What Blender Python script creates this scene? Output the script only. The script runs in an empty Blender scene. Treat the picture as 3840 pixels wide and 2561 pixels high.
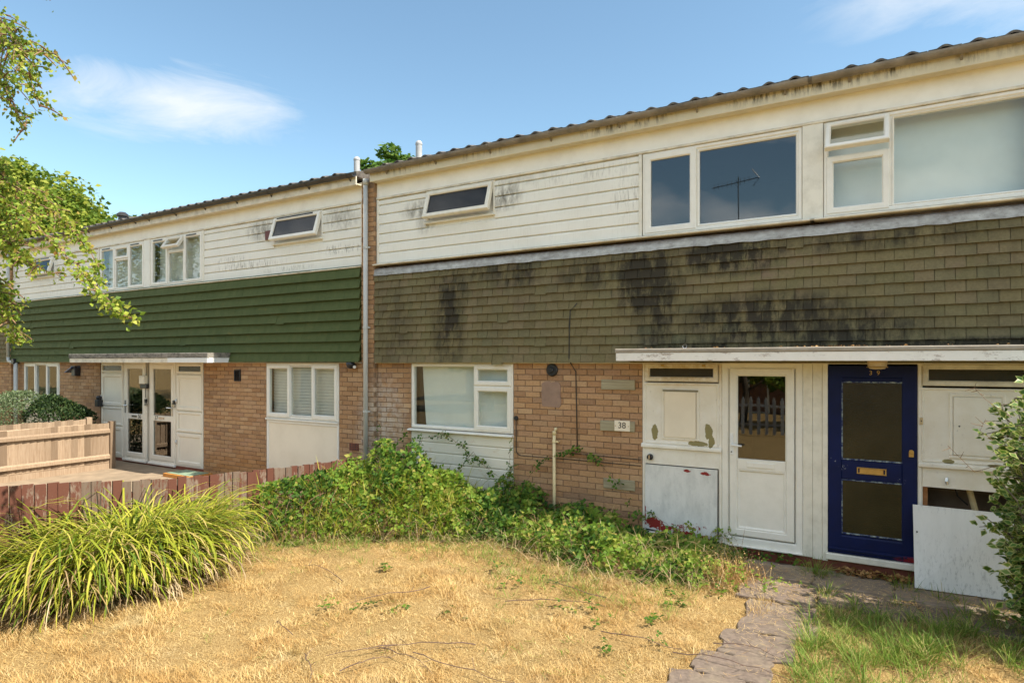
import bpy, bmesh, math, random
import numpy as np
from mathutils import Vector, Matrix

random.seed(7)
rng = np.random.default_rng(11)
SC = bpy.context.scene
COL = SC.collection
R = math.radians

# ------------------------------------------------------------------ camera
cam_d = bpy.data.cameras.new('camera')
cam = bpy.data.objects.new('camera', cam_d)
COL.objects.link(cam)
CAM = Vector((0.0, -7.403, 2.2))
cam.location = CAM
cam.rotation_euler = (R(90), 0, R(30.964))
cam_d.sensor_width = 36
cam_d.lens = 22.5
cam_d.shift_y = 0.0194
cam_d.clip_start = 0.05
cam_d.clip_end = 6000
SC.camera = cam

# ------------------------------------------------------------------ sky + sun
SUN_EL, SUN_BEHIND = R(50), R(3.0)        # the sun stands to the right, a touch behind the facade plane
sun_vec = Vector((math.cos(SUN_EL) * math.cos(SUN_BEHIND), math.cos(SUN_EL) * math.sin(SUN_BEHIND), math.sin(SUN_EL)))
world = bpy.data.worlds.new('World')
SC.world = world
world.use_nodes = True
wt = world.node_tree
wt.nodes.clear()
SKY_STRENGTH = 0.075


def wn(t, **k):
    n = wt.nodes.new(t)
    for a, b in k.items():
        setattr(n, a, b)
    return n


def wmath(op, a, b=None, c=None, clamp=False):
    n = wn('ShaderNodeMath', operation=op, use_clamp=clamp)
    for i, v in enumerate((a, b, c)):
        if v is None:
            continue
        if isinstance(v, (int, float)):
            n.inputs[i].default_value = v
        else:
            wt.links.new(v, n.inputs[i])
    return n.outputs[0]


sky = wn('ShaderNodeTexSky', sky_type='NISHITA', sun_disc=False)
sky.sun_elevation = SUN_EL
sky.sun_rotation = math.atan2(sun_vec.x, sun_vec.y)
sky.air_density = 1.0
sky.dust_density = 0.3
sky.ozone_density = 1.0
tc = wn('ShaderNodeTexCoord')
sep = wn('ShaderNodeSeparateXYZ')
wt.links.new(tc.outputs['Generated'], sep.inputs[0])
dx, dy, dz = sep.outputs


def wnoise(scale, detail, sx=1, sy=1, sz=1, off=0, rough=.55, dist=0):
    mp = wn('ShaderNodeMapping')
    mp.inputs['Scale'].default_value = (sx, sy, sz)
    mp.inputs['Location'].default_value = (off, off * .7, off * .3)
    wt.links.new(tc.outputs['Generated'], mp.inputs[0])
    n = wn('ShaderNodeTexNoise')
    n.inputs['Scale'].default_value = scale
    n.inputs['Detail'].default_value = detail
    n.inputs['Roughness'].default_value = rough
    n.inputs['Distortion'].default_value = dist
    wt.links.new(mp.outputs[0], n.inputs[0])
    return n.outputs[0]


def wcloud(cx, cy, cz, half_w, half_h, tilt, nz, gain):
    """a single cloud: a soft ellipse on the sky dome torn by noise"""
    l = math.hypot(cx, cy)
    ex, ey = -cy / l, cx / l
    a = wmath('ADD', wmath('MULTIPLY', dx, -ex), wmath('MULTIPLY', dy, -ey))
    b = wmath('SUBTRACT', dz, cz)
    b = wmath('SUBTRACT', b, wmath('MULTIPLY', a, tilt))
    aa = wmath('POWER', wmath('ABSOLUTE', wmath('DIVIDE', a, half_w)), 2)
    bb = wmath('POWER', wmath('ABSOLUTE', wmath('DIVIDE', b, half_h)), 2)
    e = wmath('SUBTRACT', 1.0, wmath('SQRT', wmath('ADD', aa, bb)))
    front = wmath('GREATER_THAN', wmath('ADD', wmath('MULTIPLY', dx, cx), wmath('MULTIPLY', dy, cy)), 0.0)
    m = wmath('ADD', wmath('MULTIPLY', e, 1.1), wmath('MULTIPLY', wmath('SUBTRACT', nz, .5), 2.6))
    m = wmath('MULTIPLY', m, gain, clamp=True)
    return wmath('MULTIPLY', wmath('MULTIPLY', m, front), wmath('MULTIPLY', wmath('ADD', e, .35), 1.6, clamp=True))


n_wisp = wnoise(5.0, 8, 1, 1, 3.2, 3.1, .62, .6)
cl1 = wcloud(-.800, .490, .338, .155, .055, .05, n_wisp, 1.0)
cl2 = wcloud(.10, .915, .425, .20, .05, -.05, n_wisp, .8)
# cumulus in the part of the sky that the upper windows mirror
n_cum = wnoise(3.4, 7, 1, 1, 1.7, 5.3, .5, .2)
cum = wmath('MULTIPLY', wmath('SUBTRACT', n_cum, .46), 5.0, clamp=True)
back = wmath('MULTIPLY', wmath('ADD', wmath('MULTIPLY', dy, -1), .02), 6.0, clamp=True)
cum = wmath('MULTIPLY', wmath('MULTIPLY', cum, back), wmath('ADD', .35, wmath('MULTIPLY', wmath('MULTIPLY', dz, 4.0, clamp=True), .55)))
hue = wn('ShaderNodeMixRGB', blend_type='MULTIPLY')
hue.inputs[0].default_value = 1.0
hue.inputs[2].default_value = (.96, 1.06, .97, 1)
wt.links.new(sky.outputs[0], hue.inputs[1])
mixc = wn('ShaderNodeMixRGB')
mixc.inputs[2].default_value = (4.3, 4.5, 4.7, 1)
wt.links.new(wmath('MULTIPLY', wmath('MAXIMUM', cl1, wmath('MULTIPLY', cl2, .8)), .85), mixc.inputs[0])
wt.links.new(hue.outputs[0], mixc.inputs[1])
mixd = wn('ShaderNodeMixRGB')                     # sunlit cumulus, brighter than the thin wisps in front
mixd.inputs[2].default_value = (12.2, 11.8, 11.2, 1)
wt.links.new(cum, mixd.inputs[0])
wt.links.new(mixc.outputs[0], mixd.inputs[1])
mixc = mixd
bg = wn('ShaderNodeBackground')
bg.inputs[1].default_value = SKY_STRENGTH
wt.links.new(mixc.outputs[0], bg.inputs[0])
wo = wn('ShaderNodeOutputWorld')
wt.links.new(bg.outputs[0], wo.inputs[0])

sd = bpy.data.lights.new('sun', 'SUN')
sd.energy = 2.9
sd.angle = R(0.55)
sd.color = (1.0, .93, .82)
sun = bpy.data.objects.new('sun', sd)
COL.objects.link(sun)
sun.location = (10, 4, 20)
sun.rotation_euler = (-sun_vec).to_track_quat('-Z', 'Y').to_euler()

SC.view_settings.view_transform = 'Standard'
SC.view_settings.look = 'None'
SC.view_settings.gamma = 1
SC.view_settings.use_curve_mapping = False
SC.view_settings.exposure = 1.63
SC.render.engine = 'CYCLES'
SC.cycles.use_denoising = True
SC.cycles.max_bounces = 8
SC.cycles.diffuse_bounces = 4
SC.cycles.glossy_bounces = 3
SC.cycles.transparent_max_bounces = 12
SC.cycles.sample_clamp_indirect = 6.0
SC.cycles.caustics_reflective = False
SC.cycles.caustics_refractive = False


# ------------------------------------------------------------------ material helpers
class MT:
    def __init__(s, name):
        s.m = bpy.data.materials.new(name)
        s.m.use_nodes = True
        s.t = s.m.node_tree
        s.t.nodes.clear()
        s.out = s.n('ShaderNodeOutputMaterial')
        s.geo = s.n('ShaderNodeNewGeometry')
        s.pos = s.geo.outputs['Position']

    def n(s, t, **k):
        x = s.t.nodes.new(t)
        for a, b in k.items():
            setattr(x, a, b)
        return x

    def set(s, sock, v):
        if isinstance(v, (int, float)):
            sock.default_value = v
        elif isinstance(v, (tuple, list)):
            sock.default_value = (*v, 1) if len(v) == 3 and sock.type == 'RGBA' else v
        else:
            s.t.links.new(v, sock)

    def math(s, op, a, b=None, clamp=False):
        x = s.n('ShaderNodeMath', operation=op, use_clamp=clamp)
        s.set(x.inputs[0], a)
        if b is not None:
            s.set(x.inputs[1], b)
        return x.outputs[0]

    def noise(s, scale, detail=4, rough=.55, stretch=(1, 1, 1), dist=0, off=(0, 0, 0)):
        mp = s.n('ShaderNodeMapping')
        mp.inputs['Scale'].default_value = stretch
        mp.inputs['Location'].default_value = off
        s.t.links.new(s.pos, mp.inputs[0])
        x = s.n('ShaderNodeTexNoise')
        x.inputs['Scale'].default_value = scale
        x.inputs['Detail'].default_value = detail
        x.inputs['Roughness'].default_value = rough
        x.inputs['Distortion'].default_value = dist
        s.t.links.new(mp.outputs[0], x.inputs[0])
        return x.outputs[0]

    def ramp(s, fac, stops, interp='LINEAR'):
        x = s.n('ShaderNodeValToRGB')
        cr = x.color_ramp
        cr.interpolation = interp
        while len(cr.elements) < len(stops):
            cr.elements.new(.5)
        for e, (p, c) in zip(cr.elements, stops):
            e.position = p
            e.color = (c, c, c, 1) if isinstance(c, (int, float)) else (*c, 1)
        s.set(x.inputs[0], fac)
        return x.outputs[0]

    def mix(s, fac, a, b, mode='MIX'):
        x = s.n('ShaderNodeMixRGB', blend_type=mode)
        s.set(x.inputs[0], fac)
        s.set(x.inputs[1], a)
        s.set(x.inputs[2], b)
        return x.outputs[0]

    def rnd(s):
        """one random number per object and per loose piece"""
        o = s.n('ShaderNodeObjectInfo').outputs['Random']
        i = s.geo.outputs['Random Per Island']
        return s.math('FRACT', s.math('ADD', o, s.math('MULTIPLY', i, 7.31)))

    def blob(s, x, z, rx, rz):
        """soft spot on the facade round (x, z)"""
        sp = s.n('ShaderNodeSeparateXYZ')
        s.t.links.new(s.pos, sp.inputs[0])
        a = s.math('POWER', s.math('ABSOLUTE', s.math('DIVIDE', s.math('SUBTRACT', sp.outputs[0], x), rx)), 2)
        b = s.math('POWER', s.math('ABSOLUTE', s.math('DIVIDE', s.math('SUBTRACT', sp.outputs[2], z), rz)), 2)
        return s.math('SUBTRACT', 1.0, s.math('ADD', a, b), clamp=True)

    def blobs(s, lst):
        r = None
        for q in lst:
            b = s.blob(*q[:4])
            if len(q) > 4:
                b = s.math('MULTIPLY', b, q[4])
            r = b if r is None else s.math('MAXIMUM', r, b)
        return r

    def blotch(s, lst, scale, amt=1.3, lo=.42, hi=.47, stretch=(1, 1, 1)):
        """ragged-edged patch: soft spots torn by noise"""
        n = s.math('MULTIPLY', s.math('SUBTRACT', s.noise(scale, 7, .7, stretch), .5), amt)
        b = s.blobs(lst)
        m = s.math('ADD', s.math('MULTIPLY', b, .9), s.math('MULTIPLY', n, s.math('MULTIPLY', b, 3.0, clamp=True)))
        return s.ramp(m, [(lo, 0.0), (hi, 1.0)])

    def bump(s, h, strength=.3, dist=.01):
        x = s.n('ShaderNodeBump')
        x.inputs['Strength'].default_value = strength
        x.inputs['Distance'].default_value = dist
        s.set(x.inputs['Height'], h)
        return x.outputs[0]

    def bsdf(s, color, rough=.6, normal=None, metallic=0, spec=.5, translucent=0, trans_col=None, sheen=0):
        p = s.n('ShaderNodeBsdfPrincipled')
        s.set(p.inputs['Base Color'], color)
        s.set(p.inputs['Roughness'], rough)
        s.set(p.inputs['Metallic'], metallic)
        s.set(p.inputs['Specular IOR Level'], spec)
        if normal is not None:
            s.set(p.inputs['Normal'], normal)
        o = p.outputs[0]
        if translucent:
            tr = s.n('ShaderNodeBsdfTranslucent')
            s.set(tr.inputs[0], trans_col if trans_col is not None else color)
            mx = s.n('ShaderNodeMixShader')
            mx.inputs[0].default_value = translucent
            s.t.links.new(o, mx.inputs[1])
            s.t.links.new(tr.outputs[0], mx.inputs[2])
            o = mx.outputs[0]
        s.t.links.new(o, s.out.inputs[0])
        return s.m


M = {}


def plain(name, col, rough=.5, var=.12, scale=6, bump=.0, spec=.5, metallic=0, dirt=None, dirt_amt=.35, dirt_scale=3):
    t = MT(name)
    n = t.noise(scale, 5)
    lo = tuple(c * (1 - var) for c in col)
    hi = tuple(min(1, c * (1 + var)) for c in col)
    c = t.ramp(n, [(.3, lo), (.7, hi)])
    if dirt:
        d = t.noise(dirt_scale, 7, .65)
        m = t.math('MULTIPLY', t.ramp(d, [(.45, 0.0), (.72, 1.0)]), dirt_amt)
        c = t.mix(m, c, dirt)
    nr = t.bump(t.noise(scale * 12, 4), bump, .004) if bump else None
    M[name] = t.bsdf(c, rough, nr, metallic, spec)


plain('upvc', (.83, .80, .72), .32, .03, 3, dirt=(.45, .42, .33), dirt_amt=.16, dirt_scale=9)
plain('upvc_old', (.80, .76, .65), .4, .05, 3, .02, dirt=(.32, .29, .20), dirt_amt=.3, dirt_scale=7)
plain('cream_panel', (.84, .75, .60), .4, .03, 2, dirt=(.45, .36, .24), dirt_amt=.15)
plain('door_cream', (.82, .76, .64), .38, .03, 2, dirt=(.45, .40, .30), dirt_amt=.15)
plain('trim_cream', (.76, .70, .57), .5, .08, 5, .05, dirt=(.22, .17, .10), dirt_amt=.5, dirt_scale=6)
plain('frieze', (.90, .875, .79), .5, .04, 2, .04, dirt=(.48, .43, .33), dirt_amt=.25, dirt_scale=2.5)
plain('mortar', (.25, .165, .10), .9, .25, 20, .3)
plain('concrete', (.27, .205, .15), .9, .25, 5, .3, dirt=(.12, .10, .07), dirt_amt=.5)
plain('paving_tan', (.29, .215, .14), .9, .2, 4, .3, dirt=(.2, .16, .1), dirt_amt=.4)
plain('asphalt', (.165, .122, .092), .92, .3, 30, .6, dirt=(.26, .21, .14), dirt_amt=.5, dirt_scale=5)
plain('gutter_black', (.035, .033, .032), .4, .2, 8, dirt=(.10, .09, .07), dirt_amt=.4)
plain('gutter_grey', (.24, .205, .16), .55, .25, 6, .1, dirt=(.07, .055, .035), dirt_amt=.7, dirt_scale=4)
plain('pipe_grey', (.52, .52, .49), .4, .06, 4, dirt=(.3, .28, .22), dirt_amt=.2)
plain('pipe_cream', (.80, .66, .38), .5, .08, 5, dirt=(.3, .22, .1), dirt_amt=.3, dirt_scale=12)
plain('flue', (.38, .38, .38), .6, .15, 10, .1, dirt=(.5, .5, .5), dirt_amt=.4)
plain('brass', (.55, .36, .12), .38, .12, 20, metallic=.75)
plain('chrome', (.6, .6, .6), .2, .05, 20, metallic=.9)
plain('black_plastic', (.018, .018, .02), .4, .1, 20)
plain('cable', (.02, .018, .016), .6, .1, 20)
plain('white_plastic', (.78, .78, .76), .35, .03, 20)
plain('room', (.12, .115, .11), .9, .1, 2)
plain('curtain', (.80, .84, .80), .8, .04, 5)
plain('blind', (.70, .73, .70), .6, .04, 5)
plain('paint_blue_board', (.42, .48, .50), .6, .1, 5)
plain('lettering', (.06, .055, .05), .6, .1, 20)
plain('render_patch', (.31, .205, .15), .95, .15, 12, .5, dirt=(.22, .14, .1), dirt_amt=.5)
plain('soffit', (.66, .60, .46), .6, .08, 6)
plain('mat_green', (.22, .30, .20), .8, .1, 20)
plain('step_orange', (.55, .24, .05), .7, .15, 10)
plain('lamp_amber', (.55, .42, .24), .35, .08, 20)
plain('red_vent', (.13, .03, .025), .5, .1, 20)
plain('solar_blue', (.03, .08, .20), .2, .1, 20)
plain('roof_tile', (.085, .070, .060), .9, .35, 7, .5, dirt=(.25, .23, .17), dirt_amt=.6, dirt_scale=14)
plain('terracotta_debris', (.45, .2, .08), .9, .2, 20)
plain('brick_plinth', (.20, .06, .035), .9, .25, 12, .3)
plain('bark', (.11, .085, .06), .95, .3, 14, .5)
plain('twig', (.12, .075, .055), .9, .25, 14)
plain('cane_brown', (.22, .13, .07), .9, .3, 14)
plain('aerial_metal', (.2, .2, .2), .4, .1, 10, metallic=.8)
plain('opposite_brick', (.25, .13, .085), .9, .2, 4)


def wood(name, col, col2, grain=(1, 1, .06), scale=60, paint=None, paint_lo=.42, paint_hi=.55, knots=True):
    t = MT(name)
    g = t.noise(scale, 5, .6, grain, .6)
    r = t.rnd()
    c = t.ramp(g, [(.3, col), (.7, col2)])
    c = t.mix(t.math('MULTIPLY', r, .85), c, tuple(q * .5 for q in col))
    if paint:
        p = t.math('ADD', t.math('MULTIPLY', t.noise(6, 6, .7, (1, 1, .5), .4), .5), t.math('MULTIPLY', t.noise(38, 5, .75, (1, 1, .25)), .5))
        p = t.math('ADD', p, t.math('MULTIPLY', t.math('SUBTRACT', r, .5), .26))
        c = t.mix(t.ramp(p, [(paint_lo, 1.0), (paint_hi, 0.0)]), c, paint)
    nr = t.bump(g, .4, .004)
    M[name] = t.bsdf(c, .85, nr, spec=.25)


wood('fence_pine', (.29, .195, .12), (.46, .345, .235))
wood('fence_red', (.22, .15, .105), (.42, .33, .255), paint=(.12, .046, .029), paint_lo=.535, paint_hi=.60)
wood('plank_grey', (.30, .26, .165), (.52, .46, .31), (.06, 1, 1), 50)
wood('fence_white', (.5, .5, .48), (.62, .62, .6))


def mk_brick():
    t = MT('brick')
    r = t.rnd()
    c = t.ramp(r, [(0, (0.297, 0.155, 0.078)), (.16, (0.416, 0.231, 0.114)), (.34, (0.525, 0.323, 0.171)), (.5, (0.406, 0.231, 0.138)),
                   (.66, (0.574, 0.378, 0.215)), (.82, (0.267, 0.155, 0.098)), (.92, (0.465, 0.260, 0.128)), (1, (0.396, 0.244, 0.134))])
    c = t.mix(.34, c, t.ramp(t.noise(38, 6, .65), [(.3, (0.238, 0.130, 0.064)), (.55, (0.475, 0.290, 0.151)), (.75, (0.614, 0.403, 0.229))]))
    # dirty patches and pale salt bloom on the pier foot and beside the window
    c = t.mix(t.math('MULTIPLY', t.ramp(t.noise(1.1, 5), [(.5, 0.0), (.75, 1.0)]), .3), c, (.20, .135, .075))
    bl = t.blobs([(-6.75, 1.35, .55, .75), (-7.0, 1.1, .35, .8)])
    bl = t.math('MULTIPLY', bl, t.ramp(t.noise(9, 6, .7), [(.35, 0.0), (.6, 1.0)]))
    c = t.mix(t.math('MULTIPLY', bl, .8), c, (.62, .56, .49))
    ob = t.blobs([(-9.8, .25, 1.1, .45), (-10.6, .2, .9, .4)])
    c = t.mix(t.math('MULTIPLY', ob, .45), c, (.45, .20, .05))
    h = t.noise(70, 5, .7)
    M['brick'] = t.bsdf(c, .93, t.bump(h, .45, .006), spec=.2)


mk_brick()


def mk_siding():
    t = MT('siding')
    c = t.ramp(t.noise(2.2, 4), [(.3, (.79, .77, .69)), (.7, (.85, .835, .76))])
    streak = t.ramp(t.noise(5, 7, .7, (2.2, 1, .9)), [(.36, 0.0), (.64, 1.0)])
    fine = t.ramp(t.noise(16, 7, .75, (2.6, 1, .35)), [(.50, 0.0), (.64, 1.0)])
    spots = t.blobs([(-6.02, 4.44, .42, .17, 1), (-4.56, 4.45, .34, .24, 1.1), (-4.4, 4.62, .6, .1, .35), (-5.92, 4.25, .2, .22, .7),
                     (-9.55, 4.5, .5, .22, 1), (-7.62, 4.5, .45, .26, .8)])
    runs = t.blobs([(-7.6, 4.0, .6, .10, 1.2), (-9.9, 3.92, 1.1, .10, 1), (-10.4, 4.05, .6, .08, .8), (-8.9, 3.78, .8, .06, .7), (-2.75, 4.2, .3, .35, .45), (-3.4, 4.55, .9, .12, .3), (-17, 4.2, 1.5, .5, .4)])
    m = t.math('MAXIMUM', t.math('MULTIPLY', spots, streak), t.math('MULTIPLY', runs, fine), clamp=True)
    c = t.mix(t.math('MULTIPLY', m, .92), c, (.13, .115, .085))
    c = t.mix(t.math('MULTIPLY', fine, t.math('MULTIPLY', streak, .14)), c, (.25, .23, .17))
    M['siding'] = t.bsdf(c, .55, t.bump(t.noise(40, 3), .05, .002), spec=.3)


mk_siding()


def mk_tiles():
    t = MT('tile_olive')
    r = t.rnd()
    c = t.ramp(r, [(0, (0.139, 0.114, 0.053)), (.3, (0.198, 0.161, 0.076)), (.55, (0.158, 0.143, 0.066)), (.8, (0.218, 0.167, 0.093)), (1, (0.143, 0.139, 0.072))])
    c = t.mix(.4, c, t.ramp(t.noise(45, 5, .7), [(.35, (0.112, 0.097, 0.048)), (.7, (0.251, 0.205, 0.111))]))
    # pinkish bare patches
    bare = t.math('MULTIPLY', t.ramp(t.noise(3.3, 6, .7), [(.56, 0.0), (.7, 1.0)]), t.blobs([(-4.0, 3.35, 1.6, .6), (-1.2, 3.3, 1.5, .45), (0.2, 3.3, 1.0, .35)]))
    c = t.mix(t.math('MULTIPLY', bare, .8), c, (.22, .15, .105))
    st = t.blobs([(-5.42, 3.3, .42, .4, .55), (-5.45, 2.75, .33, .9, .8), (-2.55, 3.15, .5, .55, 1.1), (-2.4, 2.8, .3, .7, .8), (-1.55, 3.4, .7, .3, 1.1),
                  (-1.2, 2.62, 1.1, .4, .9), (-.5, 2.5, 1.1, .35, .7), (-1.9, 2.3, .8, .2, .8), (.2, 2.33, 2.2, .12, 1.1), (-4.35, 3.4, .5, .3, .6), (-3.2, 3.3, .7, .3, .5), (-5.0, 3.45, .8, .2, .5), (-.2, 3.42, 1.2, .16, .5), (-6.4, 2.6, .4, .8, .3)])
    run = t.ramp(t.noise(6, 8, .72, (1.5, 1, .6)), [(.34, 0.0), (.62, 1.0)])
    m = t.math('MULTIPLY', t.math('MULTIPLY', st, 1.9), t.math('ADD', run, t.math('MULTIPLY', t.math('SUBTRACT', r, .5), .30)), clamp=True)
    c = t.mix(t.math('MULTIPLY', m, .88), c, (.022, .019, .015))
    allrun = t.math('MULTIPLY', run, t.ramp(t.noise(.8, 3), [(.45, 0.0), (.68, .35)]))
    c = t.mix(allrun, c, (.04, .035, .024))
    sp = t.ramp(t.noise(60, 2), [(.78, 0.0), (.8, 1.0)])
    c = t.mix(t.math('MULTIPLY', sp, .6), c, (.5, .48, .4))
    M['tile_olive'] = t.bsdf(c, .9, t.bump(t.noise(90, 4, .7), .5, .004), spec=.25)

    t = MT('tile_green')
    r = t.rnd()
    c = t.ramp(r, [(0, (0.066, 0.090, 0.026)), (.5, (0.073, 0.098, 0.029)), (1, (0.082, 0.106, 0.033))])
    c = t.mix(.35, c, t.ramp(t.noise(9, 6, .7, (1, 1, .6)), [(.32, (0.049, 0.071, 0.021)), (.7, (0.112, 0.129, 0.045))]))
    lich = t.math('MULTIPLY', t.ramp(t.noise(5, 7, .75, (.7, 1, 3)), [(.57, 0.0), (.70, 1.0)]), t.blobs([(-9.6, 2.9, 2.6, .8), (-12.5, 2.7, 2, .6, .5)]))
    c = t.mix(t.math('MULTIPLY', lich, .7), c, (.17, .135, .03))
    M['tile_green'] = t.bsdf(c, .8, t.bump(t.noise(70, 4, .7), .3, .003), spec=.3)

    t = MT('lead')
    c = t.ramp(t.noise(7, 7, .7, (1, 1, 1.5)), [(.32, (.20, .19, .17)), (.5, (.36, .36, .34)), (.7, (.52, .53, .51))])
    sp = t.n('ShaderNodeSeparateXYZ')
    t.t.links.new(t.pos, sp.inputs[0])
    up = t.math('MULTIPLY', t.math('SUBTRACT', sp.outputs[2], 3.565), 25, clamp=True)
    up = t.math('MULTIPLY', up, t.ramp(t.noise(14, 6, .7), [(.3, .2), (.55, 1.0)]))
    c = t.mix(t.math('MULTIPLY', up, .8), c, (.13, .10, .085))
    c = t.mix(t.ramp(t.noise(45, 3), [(.68, 0.0), (.74, .7)]), c, (.05, .05, .05))
    M['lead'] = t.bsdf(c, .6, t.bump(t.noise(18, 4), .3, .01), metallic=.05)


mk_tiles()


def mk_glass():
    def glass(name, tint, refl=1.8, rough=0.0):
        t = MT(name)
        tr = t.n('ShaderNodeBsdfTransparent')
        tr.inputs[0].default_value = (*tint, 1)
        gl = t.n('ShaderNodeBsdfGlossy')
        gl.inputs['Roughness'].default_value = rough
        lw = t.n('ShaderNodeLayerWeight')
        lw.inputs[0].default_value = .5
        fr = t.math('ADD', .04, t.math('MULTIPLY', t.math('POWER', lw.outputs['Facing'], 5.0), .96))
        wob = t.bump(t.noise(1.3, 1), .02, .05)
        t.t.links.new(wob, gl.inputs['Normal'])
        mx = t.n('ShaderNodeMixShader')
        t.t.links.new(t.math('MULTIPLY', fr, refl, clamp=True), mx.inputs[0])
        t.t.links.new(tr.outputs[0], mx.inputs[1])
        t.t.links.new(gl.outputs[0], mx.inputs[2])
        t.t.links.new(mx.outputs[0], t.out.inputs[0])
        M[name] = t.m
    glass('glass', (.95, .97, .96), 1.2)
    glass('glass_dark', (.62, .62, .60), 2.9)
    glass('glass_vent', (.35, .38, .42), .9)
    t = MT('glass_obscured')
    c = t.ramp(t.noise(1.6, 3), [(.3, (.018, .016, .007)), (.7, (.045, .036, .016))])
    M['glass_obscured'] = t.bsdf(c, .18, t.bump(t.noise(55, 3, .5, (1, 1, 2)), .5, .006), spec=.35)


mk_glass()


def mk_paints():
    t = MT('blue_paint')
    c = t.ramp(t.noise(3, 4), [(.3, (.002, .006, .038)), (.7, (.003, .011, .075))])
    ch = t.math('MULTIPLY', t.ramp(t.noise(24, 6, .75), [(.6, 0.0), (.66, 1.0)]), t.blobs([(-.49, 1.13, .07, .11), (-.45, 1.2, .14, .03), (.04, 1.02, .05, .05)]))
    c = t.mix(ch, c, (.75, .76, .76))
    red = t.math('MULTIPLY', t.ramp(t.noise(16, 5, .7), [(.4, 0.0), (.5, 1.0)]), t.blob(.13, .25, .16, .04))
    c = t.mix(red, c, (.30, .02, .02))
    M['blue_paint'] = t.bsdf(c, .5, t.bump(t.noise(60, 3, .6, (1, 1, .2)), .12, .002), spec=.22)
    t = MT('putty_edge')
    c = t.ramp(t.noise(20, 5, .7), [(.45, (.006, .018, .10)), (.6, (.28, .34, .34)), (.75, (.55, .56, .5))])
    M['putty_edge'] = t.bsdf(c, .6)

    t = MT('closet_old')                                   # white paint, peeling, patchy ochre at the top
    c = t.ramp(t.noise(3, 6, .65), [(.3, (.74, .68, .56)), (.6, (.84, .80, .71)), (.8, (.72, .70, .64))])
    ye = t.blobs([(-2.15, 2.1, .7, .22)])
    c = t.mix(t.math('MULTIPLY', ye, t.math('MULTIPLY', t.ramp(t.noise(14, 6, .7), [(.35, .2), (.6, 1.0)]), .8)), c, (.45, .29, .08))
    g = t.ramp(t.noise(22, 7, .75, (1, 1, .6)), [(.60, 0.0), (.70, 1.0)])
    c = t.mix(t.math('MULTIPLY', g, .4), c, (.20, .18, .14))
    ol = t.blotch([(-2.46, 1.36, .055, .12, 1), (-1.83, 1.40, .06, .13, 1), (-1.80, 1.29, .05, .10, 1), (-1.95, 1.255, .16, .04, 1), (.43, 1.245, .06, .03, 1), (.80, 1.228, .10, .022, 1)], 14, 1.5)
    c = t.mix(ol, c, (.27, .23, .10))
    M['closet_old'] = t.bsdf(c, .6, t.bump(t.noise(50, 5, .7), .2, .003), spec=.3)

    t = MT('closet_lower')                                 # grey-white ply flaking to red at the foot
    c = t.ramp(t.noise(5, 7, .7, (1.3, 1, .5)), [(.3, (.56, .56, .53)), (.55, (.74, .73, .69)), (.8, (.82, .81, .77))])
    gm = t.math('MULTIPLY', t.ramp(t.noise(30, 7, .8), [(.58, 0.0), (.68, 1.0)]), .35)
    c = t.mix(gm, c, (.2, .2, .19))
    rm = t.blotch([(-2.47, .285, .16, .085, 1.1), (-2.3, .235, .2, .06, 1.0), (-2.08, .205, .2, .05, .9), (-1.88, .175, .2, .05, .85), (-2.58, .40, .02, .2, 1), (-2.07, .935, .05, .022, 1.1), (-1.86, .918, .075, .03, 1.1), (-2.05, .29, .35, .08, .5)], 24, 2.4, .47, .55)
    c = t.mix(rm, c, (.27, .030, .024))
    M['closet_lower'] = t.bsdf(c, .6, t.bump(t.noise(50, 5, .7, (1, 1, .3)), .2, .003), spec=.3)

    t = MT('ply_white')
    c = t.ramp(t.noise(4, 6, .7, (2, 1, .4)), [(.3, (.74, .73, .69)), (.7, (.84, .83, .79))])
    gm = t.math('MULTIPLY', t.ramp(t.noise(24, 8, .8, (1.6, 1, .5)), [(.52, 0.0), (.66, 1.0)]), .5)
    lowm = t.blobs([(.7, .1, 1.0, .6, 1.1), (.2, .8, .8, .06, .9)])
    c = t.mix(t.math('MULTIPLY', gm, lowm), c, (.18, .18, .16))
    M['ply_white'] = t.bsdf(c, .5, t.bump(t.noise(60, 4, .7, (2, 1, .2)), .15, .002), spec=.3)

    t = MT('canopy_paint')                                 # flaking white fascia of the right canopy
    c = t.ramp(t.noise(4, 6, .7), [(.3, (.76, .73, .67)), (.7, (.86, .84, .78))])
    fl = t.ramp(t.noise(11, 8, .8, (.5, 1, 1.5)), [(.55, 0.0), (.62, 1.0)])
    c = t.mix(t.math('MULTIPLY', fl, .75), c, (.30, .22, .17))
    M['canopy_paint'] = t.bsdf(c, .6, t.bump(fl, .3, .003))
    t = MT('felt')
    c = t.ramp(t.noise(12, 7, .75, (.6, 1, 1.6)), [(.35, (.06, .055, .045)), (.5, (.22, .20, .165)), (.7, (.36, .33, .28))])
    M['felt'] = t.bsdf(c, .9, t.bump(t.noise(50, 4), .4, .005))
    t = MT('felt_pale')
    c = t.ramp(t.noise(12, 7, .75, (.6, 1, 1.6)), [(.3, (.26, .22, .17)), (.7, (.40, .355, .29))])
    M['felt_pale'] = t.bsdf(c, .9, t.bump(t.noise(50, 4), .3, .004))
    t = MT('fascia_stained')                               # cream fascia with black run marks below the gutter
    c = t.ramp(t.noise(3, 4), [(.3, (.62, .55, .38)), (.7, (.72, .66, .50))])
    st = t.ramp(t.noise(7, 7, .75, (3.2, 1, .5)), [(.46, 0.0), (.60, 1.0)])
    sp = t.n('ShaderNodeSeparateXYZ')
    t.t.links.new(t.pos, sp.inputs[0])
    up = t.math('MULTIPLY', t.math('SUBTRACT', sp.outputs[2], 4.93), 12, clamp=True)
    big = t.ramp(t.noise(1.2, 3), [(.42, 0.0), (.6, 1.0)])
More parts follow.
